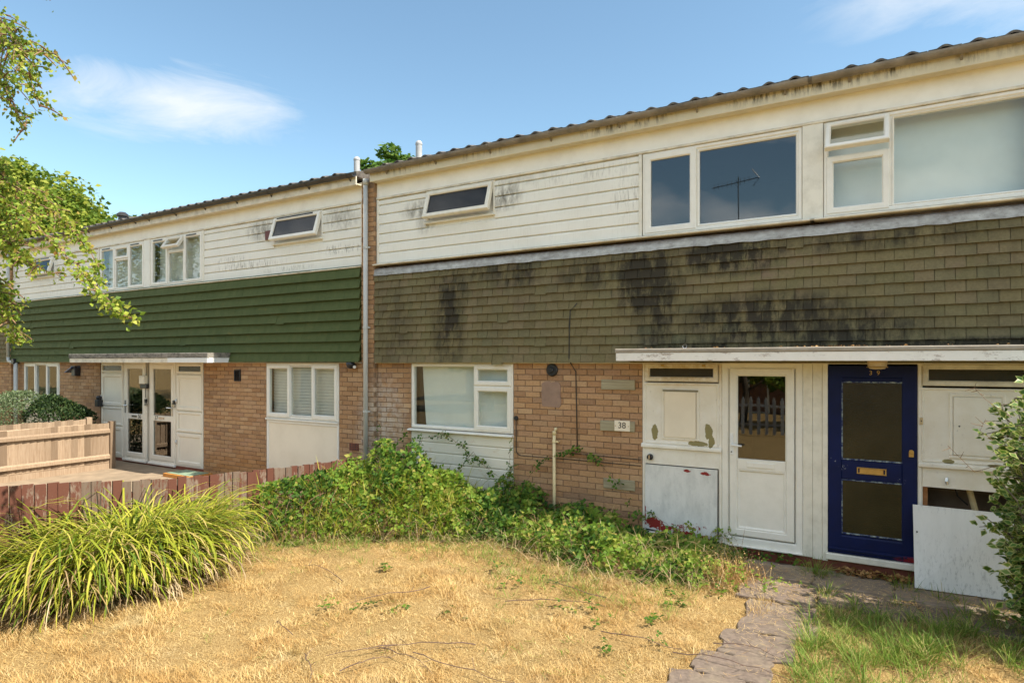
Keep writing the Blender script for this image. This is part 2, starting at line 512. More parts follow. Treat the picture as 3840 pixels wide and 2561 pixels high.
    c = t.mix(t.math('MULTIPLY', t.math('MULTIPLY', st, up), t.math('MULTIPLY', big, .9)), c, (.045, .035, .02))
    M['fascia_stained'] = t.bsdf(c, .6)
    t = MT('board_lower')
    c = t.ramp(t.noise(2, 4), [(.3, (.78, .74, .62)), (.7, (.84, .80, .70))])
    c = t.mix(t.math('MULTIPLY', t.ramp(t.noise(5, 6, .7), [(.55, 0.0), (.7, 1.0)]), .5), c, (.55, .40, .2))
    M['board_lower'] = t.bsdf(c, .5)


mk_paints()


def mk_ground():
    t = MT('lawn_soil')
    a = t.noise(2.0, 6, .65)
    b = t.noise(95, 6, .8)
    c = t.ramp(b, [(.36, (.10, .06, .022)), (.49, (.29, .185, .07)), (.62, (.52, .37, .165))])
    c = t.mix(t.math('MULTIPLY', t.ramp(a, [(.45, 0.0), (.7, 1.0)]), .5), c, (.22, .15, .06))
    M['lawn_soil'] = t.bsdf(c, .95, t.bump(b, .6, .02), spec=.1)

    def blade(name, stops, trans=.35, posn=True, big=None):
        t = MT(name)
        r = t.geo.outputs['Random Per Island']
        c = t.ramp(r, stops)
        if big:
            c = t.mix(t.math('MULTIPLY', t.ramp(t.noise(3.2, 6, .7), [(.48, 0.0), (.60, 1.0)]), .62), c, (.40, .215, .065))
            c = t.mix(t.math('MULTIPLY', t.ramp(t.noise(2.1, 6, .7, off=(3, 9, 1)), [(.56, 0.0), (.66, 1.0)]), .55), c, (.24, .19, .06))
            c = t.mix(t.math('MULTIPLY', t.ramp(t.noise(2.4, 4, .6, off=(7, 3, 0)), [(.52, 0.0), (.68, 1.0)]), .45), c, (.70, .60, .36))
            c = t.mix(t.math('MULTIPLY', t.ramp(t.noise(1.3, 5, .6), [(.46, 0.0), (.64, 1.0)]), .65), c, big)
        M[name] = t.bsdf(c, .6, None, spec=.25, translucent=trans)

    blade('straw', [(0, (0.638, 0.454, 0.188)), (.3, (0.776, 0.576, 0.256)), (.55, (0.649, 0.420, 0.152)), (.78, (0.864, 0.687, 0.355)), (.90, (0.387, 0.222, 0.068)), (1, (0.273, 0.188, 0.062))], .25, big=(.54, .33, .11))
    blade('grass_green', [(0, (.10, .19, .022)), (.4, (.17, .27, .035)), (.7, (.26, .34, .06)), (.88, (.40, .38, .11)), (1, (.55, .42, .18))], .4)
    blade('strap_leaf', [(0, (.11, .18, .018)), (.25, (.23, .29, .024)), (.55, (.39, .41, .038)), (.80, (.53, .50, .07)), (.92, (.56, .44, .15)), (1, (.38, .25, .11))], .4)
    blade('strap_dead', [(0, (.30, .19, .09)), (.4, (.48, .35, .19)), (.75, (.60, .47, .28)), (1, (.22, .12, .06))], .25)
    blade('bramble_leaf', [(0, (.035, .085, .012)), (.35, (.065, .145, .018)), (.7, (.11, .21, .024)), (.9, (.20, .28, .035)), (1, (.34, .27, .06))], .42)
    blade('bramble_light', [(0, (.12, .23, .022)), (.5, (.20, .31, .035)), (.85, (.31, .38, .055)), (1, (.45, .37, .10))], .45)  # paler copy of the bramble leaf, sunlit look put into the colour
    blade('dry_weed', [(0, (.36, .20, .075)), (.5, (.50, .30, .11)), (1, (.60, .44, .2))], .25)
    blade('birch_leaf', [(0, (.10, .18, .022)), (.3, (.20, .29, .03)), (.65, (.34, .41, .05)), (.93, (.48, .48, .09)), (1, (.40, .20, .06))], .4)
    blade('tree_leaf', [(0, (.07, .13, .016)), (.4, (.14, .21, .022)), (.75, (.24, .30, .032)), (1, (.36, .37, .06))], .42)
    blade('tree_leaf_fresh', [(0, (.05, .12, .02)), (.5, (.10, .19, .03)), (1, (.18, .26, .04))], .4)
    blade('hedge_leaf', [(0, (.06, .10, .035)), (.5, (.12, .17, .07)), (.85, (.20, .25, .13)), (1, (.30, .32, .20))], .3)
    blade('dark_leaf', [(0, (.015, .035, .010)), (.6, (.03, .06, .015)), (1, (.06, .09, .02))], .25)
    blade('privet_leaf', [(0, (.03, .075, .014)), (.5, (.06, .12, .02)), (.8, (.12, .17, .03)), (1, (.30, .31, .10))], .35)
    blade('privet_pale', [(0, (.26, .28, .07)), (.5, (.36, .36, .13)), (1, (.45, .42, .2))], .4)
    blade('leaf_litter', [(0, (.16, .07, .025)), (.5, (.34, .17, .055)), (1, (.55, .33, .13))], .15)


mk_ground()

# ------------------------------------------------------------------ object helpers
ORG = {}


def _link(o, parent, world_loc):
    COL.objects.link(o)
    if parent is not None:
        o.parent = parent
        o.location = Vector(world_loc) - ORG[parent.name]
    else:
        o.location = world_loc
    ORG[o.name] = Vector(world_loc)
    return o


def tag(o, label=None, cat=None, group=None, kind=None):
    if label:
        o['label'] = label
    if cat:
        o['category'] = cat
    if group:
        o['group'] = group
    if kind:
        o['kind'] = kind
    return o


def empty(name, loc, label, cat, group=None):
    o = bpy.data.objects.new(name, None)
    o.empty_display_size = .2
    _link(o, None, loc)
    return tag(o, label, cat, group)


def put(name, mesh, loc, parent=None, rot=None, scale=None):
    o = bpy.data.objects.new(name, mesh)
    _link(o, parent, loc)
    if rot is not None:
        o.rotation_euler = rot
    if scale is not None:
        o.scale = scale
    return o


class MB:
    """collects faces in world coordinates; build() links them as one object with its origin in the middle"""

    def __init__(s):
        s.v = []
        s.f = []

    def add(s, vs, fs):
        n = len(s.v)
        s.v += [tuple(p) for p in vs]
        s.f += [tuple(i + n for i in f) for f in fs]
        return s

    def box(s, x0, x1, y0, y1, z0, z1):
        v = [(x, y, z) for z in (z0, z1) for y in (y0, y1) for x in (x0, x1)]
        return s.add(v, [(0, 2, 3, 1), (4, 5, 7, 6), (0, 1, 5, 4), (2, 6, 7, 3), (0, 4, 6, 2), (1, 3, 7, 5)])

    def cbox(s, x0, x1, y0, y1, z0, z1, ch=.006):
        """box whose front (-y) edges are chamfered"""
        a = [(x0, y1, z0), (x1, y1, z0), (x1, y1, z1), (x0, y1, z1)]
        b = [(x0, y0 + ch, z0), (x1, y0 + ch, z0), (x1, y0 + ch, z1), (x0, y0 + ch, z1)]
        c = [(x0 + ch, y0, z0 + ch), (x1 - ch, y0, z0 + ch), (x1 - ch, y0, z1 - ch), (x0 + ch, y0, z1 - ch)]
        fs = [(8, 9, 10, 11), (3, 2, 1, 0)]
        for i in range(4):
            j = (i + 1) % 4
            fs += [(i, j, 4 + j, 4 + i), (4 + i, 4 + j, 8 + j, 8 + i)]
        return s.add(a + b + c, fs)

    def ring(s, x0, x1, z0, z1, w, y0, y1, ch=.008, wb=None):
        """rectangular frame of bar width w (wb: bottom bar), front at y0, chamfered inner and outer lip"""
        wb = w if wb is None else wb

        def rect(i, y):
            return [(x0 + i * w, y, z0 + i * wb), (x1 - i * w, y, z0 + i * wb), (x1 - i * w, y, z1 - i * w), (x0 + i * w, y, z1 - i * w)]
        k = ch / w
        rows = [rect(0, y1), rect(0, y0 + ch), rect(k, y0), rect(1 - k * 1.6, y0), rect(1, y0 + ch * 1.6), rect(1, y1)]
        n = len(rows)
        vs = [p for r in rows for p in r]
        fs = []
        for r in range(n):
            q = (r + 1) % n
            for i in range(4):
                j = (i + 1) % 4
                fs.append((r * 4 + i, r * 4 + j, q * 4 + j, q * 4 + i))
        return s.add(vs, fs)

    def profx(s, prof, x0, x1):
        """closed (y, z) profile pulled along x"""
        n = len(prof)
        vs = [(x0, y, z) for y, z in prof] + [(x1, y, z) for y, z in prof]
        fs = [tuple(range(n)), tuple(range(2 * n - 1, n - 1, -1))]
        for i in range(n):
            j = (i + 1) % n
            fs.append((j, i, n + i, n + j))
        return s.add(vs, fs)

    def tube(s, pts, r, sides=6, cap=True):
        pts = [Vector(p) for p in pts]
        rs = r if isinstance(r, (list, tuple)) else [r] * len(pts)
        vs = []
        for i, p in enumerate(pts):
            d = (pts[min(i + 1, len(pts) - 1)] - pts[max(i - 1, 0)])
            if d.length < 1e-9:
                d = Vector((0, 0, 1))
            d.normalize()
            a = d.cross(Vector((0, 0, 1)) if abs(d.z) < .9 else Vector((1, 0, 0))).normalized()
            b = d.cross(a)
            for k in range(sides):
                w = 2 * math.pi * k / sides
                vs.append(p + a * math.cos(w) * rs[i] + b * math.sin(w) * rs[i])
        fs = []
        for i in range(len(pts) - 1):
            for k in range(sides):
                l = (k + 1) % sides
                fs.append((i * sides + k, i * sides + l, (i + 1) * sides + l, (i + 1) * sides + k))
        if cap:
            fs.append(tuple(range(sides - 1, -1, -1)))
            fs.append(tuple(range((len(pts) - 1) * sides, len(pts) * sides)))
        return s.add(vs, fs)

    def disc(s, c, r, y0, y1, n=20, ch=.004):
        """round plate with its axis along y"""
        x, z = c
        rows = [(r, y1), (r, y0 + ch), (r - ch, y0)]
        vs = [(x + q * math.cos(2 * math.pi * k / n), y, z + q * math.sin(2 * math.pi * k / n)) for q, y in rows for k in range(n)]
        fs = [tuple(range(2 * n, 3 * n)), tuple(range(n - 1, -1, -1))]
        for i in range(2):
            for k in range(n):
                l = (k + 1) % n
                fs.append((i * n + k, i * n + l, (i + 1) * n + l, (i + 1) * n + k))
        return s.add(vs, fs)

    def lathe(s, c, prof, n=16):
        """(r, z) profile turned about a vertical axis at c=(x, y)"""
        x, y = c
        vs = [(x + r * math.cos(2 * math.pi * k / n), y + r * math.sin(2 * math.pi * k / n), z) for r, z in prof for k in range(n)]
        fs = [tuple(range(n - 1, -1, -1)), tuple(range((len(prof) - 1) * n, len(prof) * n))]
        for i in range(len(prof) - 1):
            for k in range(n):
                l = (k + 1) % n
                fs.append((i * n + k, i * n + l, (i + 1) * n + l, (i + 1) * n + k))
        return s.add(vs, fs)

    def build(s, name, mat, parent=None, smooth=False, fix=True):
        me = bpy.data.meshes.new(name)
        v = np.array(s.v, dtype=float)
        c = (v.min(0) + v.max(0)) / 2
        me.from_pydata((v - c).tolist(), [], s.f)
        if fix:
            bm = bmesh.new()
            bm.from_mesh(me)
            bmesh.ops.recalc_face_normals(bm, faces=bm.faces)
            bm.to_mesh(me)
            bm.free()
        if smooth:
            me.polygons.foreach_set('use_smooth', [True] * len(me.polygons))
        me.materials.append(M[mat] if isinstance(mat, str) else mat)
        return put(name, me, c, parent)


def bx(name, mat, parent, *b, ch=0):
    m = MB()
    if ch:
        m.cbox(*b, ch)
    else:
        m.box(*b)
    return m.build(name, mat, parent)


def np_mesh(name, verts, quads, tris, mat, parent=None, smooth=True, origin=None):
    """big meshes straight from numpy"""
    verts = np.asarray(verts, dtype=np.float32)
    c = verts.mean(0) if origin is None else np.array(origin)
    me = bpy.data.meshes.new(name)
    nq, nt = len(quads), len(tris)
    me.vertices.add(len(verts))
    me.vertices.foreach_set('co', (verts - c).astype(np.float32).ravel())
    loops = np.concatenate([np.asarray(quads, dtype=np.int32).ravel(), np.asarray(tris, dtype=np.int32).ravel()])
    me.loops.add(len(loops))
    me.loops.foreach_set('vertex_index', loops)
    st = np.concatenate([np.arange(nq) * 4, nq * 4 + np.arange(nt) * 3]).astype(np.int32)
    me.polygons.add(nq + nt)
    me.polygons.foreach_set('loop_start', st)
    if smooth:
        me.polygons.foreach_set('use_smooth', np.ones(nq + nt, dtype=bool))
    me.update(calc_edges=True)
    mats = mat if isinstance(mat, (list, tuple)) else [mat]
    for q in mats:
        me.materials.append(M[q])
    return put(name, me, tuple(float(q) for q in c), parent)


def text_mesh(body, size, loc, mat, parent, name='lettering', depth=.002):
    cu = bpy.data.curves.new(name, 'FONT')
    cu.body = body
    cu.size = size
    cu.align_x = 'CENTER'
    cu.align_y = 'CENTER'
    cu.extrude = depth
    tmp = bpy.data.objects.new('tmp', cu)
    COL.objects.link(tmp)
    bpy.context.view_layer.update()
    me = bpy.data.meshes.new_from_object(tmp.evaluated_get(bpy.context.evaluated_depsgraph_get()))
    bpy.data.objects.remove(tmp)
    me.materials.clear()
    me.materials.append(M[mat])
    me.name = name
    return put(name, me, loc, parent, rot=(R(90), 0, 0))


# value noise for placing plants
_vn = rng.random((64, 64))


def vnoise(x, y, f=1.0, o=0):
    x = np.asarray(x) * f + 100 + o * 17.3
    y = np.asarray(y) * f + 100 + o * 5.7
    xi, yi = np.floor(x).astype(int), np.floor(y).astype(int)
    a, b = x - xi, y - yi
    a, b = a * a * (3 - 2 * a), b * b * (3 - 2 * b)
    g = lambda i, j: _vn[i % 64, j % 64]
    return (g(xi, yi) * (1 - a) + g(xi + 1, yi) * a) * (1 - b) + (g(xi, yi + 1) * (1 - a) + g(xi + 1, yi + 1) * a) * b


def ground_z(x, y):
    x, y = np.asarray(x, float), np.asarray(y, float)
    w = np.clip((-y - .9) / 1.0, 0, 1) * np.clip((7.5 - np.abs(x)) / 1, 0, 1)
    w = w * np.clip((np.abs(x + .84 - (y + 1.5) * .17) - .32) / .35, 0, 1)      # level bed under the path slabs
    return w * ((vnoise(x, y, 1.1) - .5) * .07 + (vnoise(x, y, 3.7, 3) - .5) * .045)


def screen_area(x, z, y=0.0):
    """how large a small facade piece shows from the photographer's place"""
    d = math.hypot(x - CAM.x, y - CAM.y)
    return 1 / (d * d)


# ------------------------------------------------------------------ the ground
def build_ground():
    far = [-2500, -600, -200, -80, -40]
    fine_x = list(np.linspace(-22, 8, 200))
    fine_y = list(np.linspace(-12, 2, 110))
    xs = np.array(far + fine_x + [-f for f in far[::-1]])
    ys = np.array(far + fine_y + [-f for f in far[::-1]])
    X, Y = np.meshgrid(xs, ys)
    Z = ground_z(X, Y)
    v = np.stack([X.ravel(), Y.ravel(), Z.ravel()], 1)
    nx, ny = len(xs), len(ys)
    i = (np.arange(ny - 1)[:, None] * nx + np.arange(nx - 1)[None]).ravel()
    q = np.stack([i, i + 1, i + nx + 1, i + nx], 1)
    o = np_mesh('ground', v, q, np.zeros((0, 3)), 'lawn_soil', origin=(0, 0, 0))
    tag(o, kind='structure')


build_ground()

# forecourt of the two left houses
o = bx('forecourt', 'paving_tan', None, -18.9, -7.3, -5.5, .02, -.05, .085)
tag(o, kind='structure')

# concrete path and door apron of the right houses
path = MB().box(-1.95, 5.2, -.62, .02, -.1, .03).build('path', 'concrete')
tag(path, kind='structure')


def slab(x0, x1, y0, y1, z, mat, rz=0, seed=0):
    rr = random.Random(seed)
    n = 7
    pts = []
    for (ax, ay, bx_, by) in ((x0, y0, x1, y0), (x1, y0, x1, y1), (x1, y1, x0, y1), (x0, y1, x0, y0)):
        for i in range(n):
            t = i / n
            j = .03 if i else .012
            pts.append((ax + (bx_ - ax) * t + rr.uniform(-j, j), ay + (by - ay) * t + rr.uniform(-j, j)))
    cx, cy = (x0 + x1) / 2, (y0 + y1) / 2
    ca, sa = math.cos(rz), math.sin(rz)
    P = [(cx + (x - cx) * ca - (y - cy) * sa, cy + (x - cx) * sa + (y - cy) * ca) for x, y in pts]
    m = MB()
    k = len(P)
    vs = [(x, y, z - .06) for x, y in P] + [(x, y, z - .008) for x, y in P] + [(cx + (x - cx) * .975, cy + (y - cy) * .975, z) for x, y in P]
    fs = [tuple(range(2 * k, 3 * k))]
    for r in range(2):
        for i in range(k):
            j = (i + 1) % k
            fs.append((r * k + i, r * k + j, (r + 1) * k + j, (r + 1) * k + i))
    m.add(vs, fs)
    return m.build('paving_slab', mat, path)


for i, (x0, x1, y0, y1, z, rz) in enumerate([
        (-1.42, -.72, -.60, -.13, .062, 0), (-.70, -.02, -.56, -.12, .05, .02), (.0, .66, -.60, -.14, .048, -.01), (.68, 1.5, -.62, -.13, .052, .01),
        (-1.30, -.64, -1.18, -.64, .032, .03), (-.60, .18, -1.05, -.66, .030, -.03), (.2, .95, -1.05, -.66, .030, .0),
        (-1.14, -.56, -1.93, -1.20, .022, .08), (-1.18, -.64, -2.44, -1.97, .020, .12), (-1.26, -.74, -2.84, -2.46, .022, .14),
        (-1.36, -.84, -3.27, -2.85, .020, .16), (-1.48, -.96, -3.8, -3.31, .020, .2), (-1.62, -1.1, -4.35, -3.85, .020, .2)]):
    slab(x0, x1, y0, y1, z, 'asphalt' if i > 3 else 'concrete', rz, i)

# ------------------------------------------------------------------ the terrace of houses
BRICK_W, BRICK_H = .215, .065


def brick_mesh():
    m = MB()
    m.cbox(-.5, .5, 0, .05, -.5, .5, .003)
    me = bpy.data.meshes.new('brick')
    v = []
    for x, y, z in m.v:                     # unit brick: chamfers are given in real size
        sx = math.copysign(BRICK_W / 2, x)
        sz = math.copysign(BRICK_H / 2, z)
        if y == 0:
            sx, sz = sx * (1 - .012), sz * (1 - .04)
        v.append((sx, y, sz))
    me.from_pydata(v, [], m.f)
    bm = bmesh.new()
    bm.from_mesh(me)
    bmesh.ops.recalc_face_normals(bm, faces=bm.faces)
    bm.to_mesh(me)
    bm.free()
    me.materials.append(M['brick'])
    return me


BRICK = brick_mesh()


def brick_list(x0, x1, z0, z1, y, phase=0.0, turn=False):
    """stretcher bond; returns (x centre, z centre, length, y, turned)"""
    out = []
    n = int(math.ceil((z1 - z0) / .075))
    for r in range(n):
        zc = z0 + .0375 + r * .075
        if zc - .03 > z1:
            break
        off = (phase + (r % 2) * .1125) % .225
        a = x0 - .225 + off
        while a < x1:
            p, q = max(a, x0), min(a + .225, x1)
            if q - p > .03:
                out.append(((p + q) / 2, zc, q - p - .01, y, turn))
            a += .225
    return out


def lay_bricks(house, wall, lst, limit=300):
    lst = sorted(lst, key=lambda b: -screen_area(b[0], b[1]))
    rr = random.Random(int(abs(ORG[house.name].x) * 100))
    rest = MB()
    for i, (x, z, l, y, turn) in enumerate(lst):
        jy = rr.uniform(-.003, .003)
        if i < limit:
            put('brick', BRICK, (x, y + jy, z + rr.uniform(-.0015, .0015)), wall,
                rot=(rr.uniform(-.012, .012), rr.uniform(-.008, .008), rr.uniform(-.008, .008) + (math.pi / 2 if turn else 0)),
                scale=(l / BRICK_W, 1, 1))
        else:
            if turn:
                rest.box(x - .004, x + .05, y - l / 2, y + l / 2, z - .0325, z + .0325)
            else:
                rest.cbox(x - l / 2, x + l / 2, y + jy, y + .05, z - .0325, z + .0325, .003)
    if rest.v:
        tag(rest.build('brickwork', 'brick', wall), kind='stuff')


def tile_mesh(w, h, th, mat, kick):
    """one hanging tile: butt edge at the bottom proud of its head, slight belly"""
    m = MB()
    a = w / 2 - .0015
    prof = [(.0, h * .5 + .03), (-kick * .35, h * .25), (-kick * .72, -h * .2), (-kick, -h * .5)]
    vs = []
    for y, z in prof:
        vs += [(-a, y, z), (a, y, z)]
    for y, z in ((prof[-1][0] + th, -h * .5), (th, h * .5 + .03)):
        vs += [(-a, y, z), (a, y, z)]
    fs = [(0, 2, 3, 1), (2, 4, 5, 3), (4, 6, 7, 5), (6, 8, 9, 7), (8, 10, 11, 9), (0, 10, 8, 6), (0, 6, 4), (0, 4, 2), (1, 7, 9), (1, 9, 11), (1, 5, 7), (1, 3, 5), (10, 0, 1, 11)]
    m.add(vs, fs)
    me = bpy.data.meshes.new('tile')
    me.from_pydata(m.v, [], m.f)
    bm = bmesh.new()
    bm.from_mesh(me)
    bmesh.ops.recalc_face_normals(bm, faces=bm.faces)
    bm.to_mesh(me)
    bm.free()
    me.materials.append(M[mat])
    return me


TILE_O = tile_mesh(.165, .113, .016, 'tile_olive', .032)
TILE_G = tile_mesh(.2026, .165, .022, 'tile_green', .058)


def hang_tiles(house, x0, x1, z0, z1, w, h, me, mat, y, wob, slip, limit=300):
    band = bx('tile_band', mat, house, x0, x1, y + .03, y + .07, z0 + .02, z1)
    rr = random.Random(int(abs(x0) * 50) + 3)
    rows = int(round((z1 - z0) / h))
    h2 = (z1 - z0) / rows
    lst = []
    ph = rr.random() * w
    for r in range(rows):
        zc = z0 + (r + .5) * h2
        a = x0 - w + (ph if r % 2 else (ph + w / 2) % w)
        while a < x1 - .01:
            p, q = max(a, x0), min(a + w, x1)
            if q - p > .02:
                lst.append(((p + q) / 2, zc, q - p, r))
            a += w
    lst.sort(key=lambda t: -screen_area(t[0], t[1]))
    rest = MB()
    base_v = [tuple(v.co) for v in me.vertices]
    base_f = [tuple(p.vertices) for p in me.polygons]
    for i, (x, z, l, r) in enumerate(lst):
        sag = wob * (math.sin(x * 1.3 + r * .9) + .6 * math.sin(x * 3.1 + r * 2.1))
        dz = sag + rr.uniform(-1, 1) * slip
        if rr.random() < slip * 6:
            dz -= rr.uniform(.01, .03)
        ry = rr.uniform(-1, 1) * slip * 3
        yy = y + (-.012 if r == 0 else 0) + rr.uniform(-.0025, .0025) * (.2 if w > .18 else 1)
        if i < limit:
            k_ = .2 if w > .18 else 1.0
            put('tile', me, (x, yy, z + dz), band, rot=(rr.uniform(-.01, .02) * k_, ry, rr.uniform(-.012, .012) * k_), scale=(l / w, 1, 1))
        else:
            k = l / w
            rest.add([(x + vx * k, yy + vy, z + dz + vz) for vx, vy, vz in base_v], base_f)
    if rest.v:
        tag(rest.build('tiles', mat, band, fix=False), kind='stuff')
    return band


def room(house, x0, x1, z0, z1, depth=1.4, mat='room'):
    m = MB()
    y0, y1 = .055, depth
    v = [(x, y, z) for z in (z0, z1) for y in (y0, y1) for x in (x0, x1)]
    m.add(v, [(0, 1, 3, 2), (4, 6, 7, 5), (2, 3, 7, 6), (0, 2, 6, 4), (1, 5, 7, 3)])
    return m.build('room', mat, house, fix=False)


def pane(win, x0, x1, z0, z1, y, mat='glass'):
    m = MB()
    m.box(x0, x1, y, y + .004, z0, z1)
    return m.build('pane', mat, win)


def casement(win, x0, x1, z0, z1, y, w=.055, mat='upvc', glass='glass', swing=0.0, vent=False, fixed=False):
    """a sash with its pane; swing > 0 opens it outward about its top edge"""
    if fixed:
        pane(win, x0, x1, z0, z1, y + .02, glass)
        return None
    m = MB()
    m.ring(x0, x1, z0, z1, w, y - .018, y + .04)
    s = m.build('sash', mat, win)
    p = pane(win, x0 + w - .004, x1 - w + .004, z0 + w - .004, z1 - w + .004, y + .008, glass)
    parts = [s, p]
    if vent:
        parts.append(bx('trickle_vent', 'black_plastic', win, x0 + w + .04, x1 - w - .1, y - .026, y - .018, z1 - w * .55, z1 - w * .2))
    if swing:
        hinge = Vector((0, y + .01, z1))
        rot = Matrix.Rotation(-swing, 4, 'X')
        base = ORG[win.name]
        for q in parts:
            wl = ORG[q.name]
            rel = wl - hinge
            rel.x = 0
            nw = hinge + rot.to_3x3() @ rel
            q.location = Vector((wl.x, nw.y, nw.z)) - base
            q.rotation_euler = (-swing, 0, 0)
    return s


def gutter_profile(y, z, r):
    pts = []
    for i in range(11):
        a = math.pi + math.pi * i / 10
        pts.append((y + math.cos(a) * r, z + math.sin(a) * r))
    for i in range(10, -1, -1):
        a = math.pi + math.pi * i / 10
        pts.append((y + math.cos(a) * (r - .006), z + math.sin(a) * (r - .006)))
    return pts


def build_house(num, c, m, t_end, style, label, vis):
    """one house of the terrace. t runs from the party line beside the doors (t = 0) to the brick pier (t_end);
    m = +1: the house lies to the right of its party line. vis = (x from, x to) shown by the photo"""
    X = lambda a, b: (min(c + m * a, c + m * b), max(c + m * a, c + m * b))
    xa, xb = X(0, t_end)
    H = empty('terraced_house', ((xa + xb) / 2, 0, 0), label, 'house')
    green = style == 'green'
    t_cl0, t_cl1 = .93, 1.86
    t_w0, t_w1 = 3.67, 5.44
    # --- brickwork of the ground floor
    bl = []
    W = None
    for a, b in ((t_w1, t_end), (t_cl1, t_w0)):
        p, q = X(a, b)
        W = bx('brick_wall', 'mortar', H, p, q, .009, .11, 0, 2.24)
        bl += brick_list(p, q, .0, 2.25, 0, .07)
    # plinth under doors
    p, q = X(0, t_cl1)
    bx('plinth', 'brick_plinth', H, p, q, .0, .09, -.02, .15)
    # shell: back, end walls and floor that close the house
    sh = MB()
    sh.box(xa, xb, 7.9, 8.0, 0, 5.1).box(xa, xa + .05, .12, 7.9, 0, 5.1).box(xb - .05, xb, .12, 7.9, 0, 5.1)
    sh.box(xa + .06, xb - .06, .12, 7.9, 2.3, 2.4).box(xa + .06, xb - .06, .12, 7.9, 5.0, 5.05)
    p, q = X(t_cl1, t_w0)
    sh.box(p, q, .12, .2, 0.01, 2.29)
    p, q = X(t_w1, t_end)
    sh.box(p, q, .12, .2, 0.01, 2.29)
    p, q = X(0.0, t_end)
    sh.box(p + .06, q - .06, .12, .2, 2.41, 3.69)
    sh.box(p + .06, q - .06, .12, .2, 4.70, 4.99)
    p, q = X(1.87, 3.9)
    sh.box(p, q, .12, .2, 3.70, 4.69)
    sh.build('shell', 'mortar', H)
    # --- tile hanging
    tx0, tx1 = xa, xb
    if green:
        hang_tiles(H, tx0, tx1, 2.19, 3.675, .20, .165, TILE_G, 'tile_green', -.052, .002, .0008)
    else:
        hang_tiles(H, tx0, tx1, 2.185, 3.53, .165, .113, TILE_O, 'tile_olive', -.052, .0025, .0022)
        fl = MB()
        rr = random.Random(num)
        n = 0
        a = tx0
        while a < tx1 - .05:                       # lead flashing in lapped lengths
            b = min(a + rr.uniform(1.1, 1.6), tx1)
            f = MB()
            k = 12
            vs = []
            for i in range(k + 1):
                x = a + (b - a) * i / k
                w = rr.uniform(-.006, .006)
                dy = -.004 * (n % 2)
                vs += [(x, -.024 + dy, 3.628), (x, -.064 + dy, 3.604), (x, -.088 + dy + w * .5, 3.505 + w), (x, -.078 + dy + w * .5, 3.505 + w)]
            fs = []
            for i in range(k):
                for j in range(3):
                    fs.append((i * 4 + j, i * 4 + 4 + j, i * 4 + 5 + j, i * 4 + 1 + j))
            f.add(vs, fs).build('flashing', 'lead', H, smooth=False, fix=False)
            a = b - .03
            n += 1
    # soffit strip closing the underside of the tiles
    bx('drip_board', 'soffit', H, xa, xb, -.055, .0, 2.172, 2.184)
    # --- boarded upper floor
    sd_bd = bx('cladding', 'siding', H, *X(t_cl1 + .03, t_end), .014, .05, 3.69, 4.70)
    rows = [3.70, 3.862, 4.010, 4.157, 4.305, 4.453, 4.598, 4.682]
    sw0, sw1 = (3.88, 5.08) if green else (3.96, 5.15)
    swz0, swz1 = 4.215, 4.69
    for i in range(7):
        z0, z1 = rows[i], rows[i + 1]
        spans = [(t_cl1 + .045, t_end - .045)]
        if z1 > swz0 + .02 and z0 < swz1:
            spans = [(t_cl1 + .045, sw0), (sw1, t_end - .045)]
        for a, b in spans:
            p, q = X(a, b)
            mb = MB()
            mb.profx([(.014, z0 + .002), (-.012, z0 + .004), (-.015, z0 + .010), (-.013, z1 - .030), (-.009, z1 - .018), (.004, z1 - .008), (.014, z1 - .004)], p, q)
            mb.build('board', 'siding', sd_bd)
    for a, b in ((t_cl1 + .005, t_cl1 + .043), (t_end - .043, t_end - .004)):
        p, q = X(a, b)
        bx('corner_strip', 'upvc_old', H, p, q, -.025, .05, 3.70, 4.68, ch=.004)
    # head trim, sill trim, frieze, fascia
    bx('head_trim', 'trim_cream', H, xa, xb, -.032, .05, 4.684, 4.712, ch=.004)
    p, q = xa, xb
    st = MB().profx([(.05, 3.69), (.05, 3.664), (-.085, 3.664), (-.094, 3.672), (-.086, 3.684), (-.03, 3.698)], p - .02, q + .02)
    st.build('sill_trim', 'trim_cream', H)
    bx('frieze', 'frieze', H, xa, xb, -.012, .04, 4.714, 5.0)
    bx('soffit', 'soffit', H, xa, xb, -.15, .02, 4.935, 4.95)
    bx('fascia', 'fascia_stained' if not green else 'trim_cream', H, xa, xb, -.172, -.152, 4.925, 5.06, ch=.003)
    gm = 'gutter_black' if green else 'gutter_grey'
    g = MB()
    g.profx(gutter_profile(-.232, 5.085, .056), xa - .02, xb + .02)
    G = g.build('gutter', gm, H)
    bx_n = int((xb - xa) / .9)
    for i in range(bx_n + 1):
        x = xa + .35 + i * .92
        if x > xb - .1:
            break
        br = MB()
        br.profx(gutter_profile(-.232, 5.085, .061), x - .012, x + .012)
        br.add([(x - .01, -.17, 5.02), (x + .01, -.17, 5.02), (x + .01, -.21, 5.025), (x - .01, -.21, 5.025), (x - .01, -.17, 4.985), (x + .01, -.17, 4.985)], [(0, 1, 2, 3), (0, 3, 4), (1, 5, 2), (3, 2, 5, 4)])
        br.build('gutter_bracket', gm, G)
    # --- roof
    pitch = math.tan(R(16))
    ridge_y = 3.9
    rz = lambda y: 5.105 + (y + .2) * pitch
    rf = MB()
    n = 8 * int((xb - xa) / .255)
    ys = [-.16, ridge_y]
    xs = np.linspace(xa, xb, n + 1)
    prof = lambda x: .022 * max(0, math.cos((x / .255) * 2 * math.pi)) ** 2
    vs = []
    for y in ys:
        for x in xs:
            vs.append((x, y, rz(y) + prof(x)))
    for x in xs:
        vs.append((x, 8.1, 5.0 + prof(x)))
    k = n + 1
    fs = []
    for r in range(2):
        for i in range(n):
            fs.append((r * k + i, r * k + i + 1, (r + 1) * k + i + 1, (r + 1) * k + i))
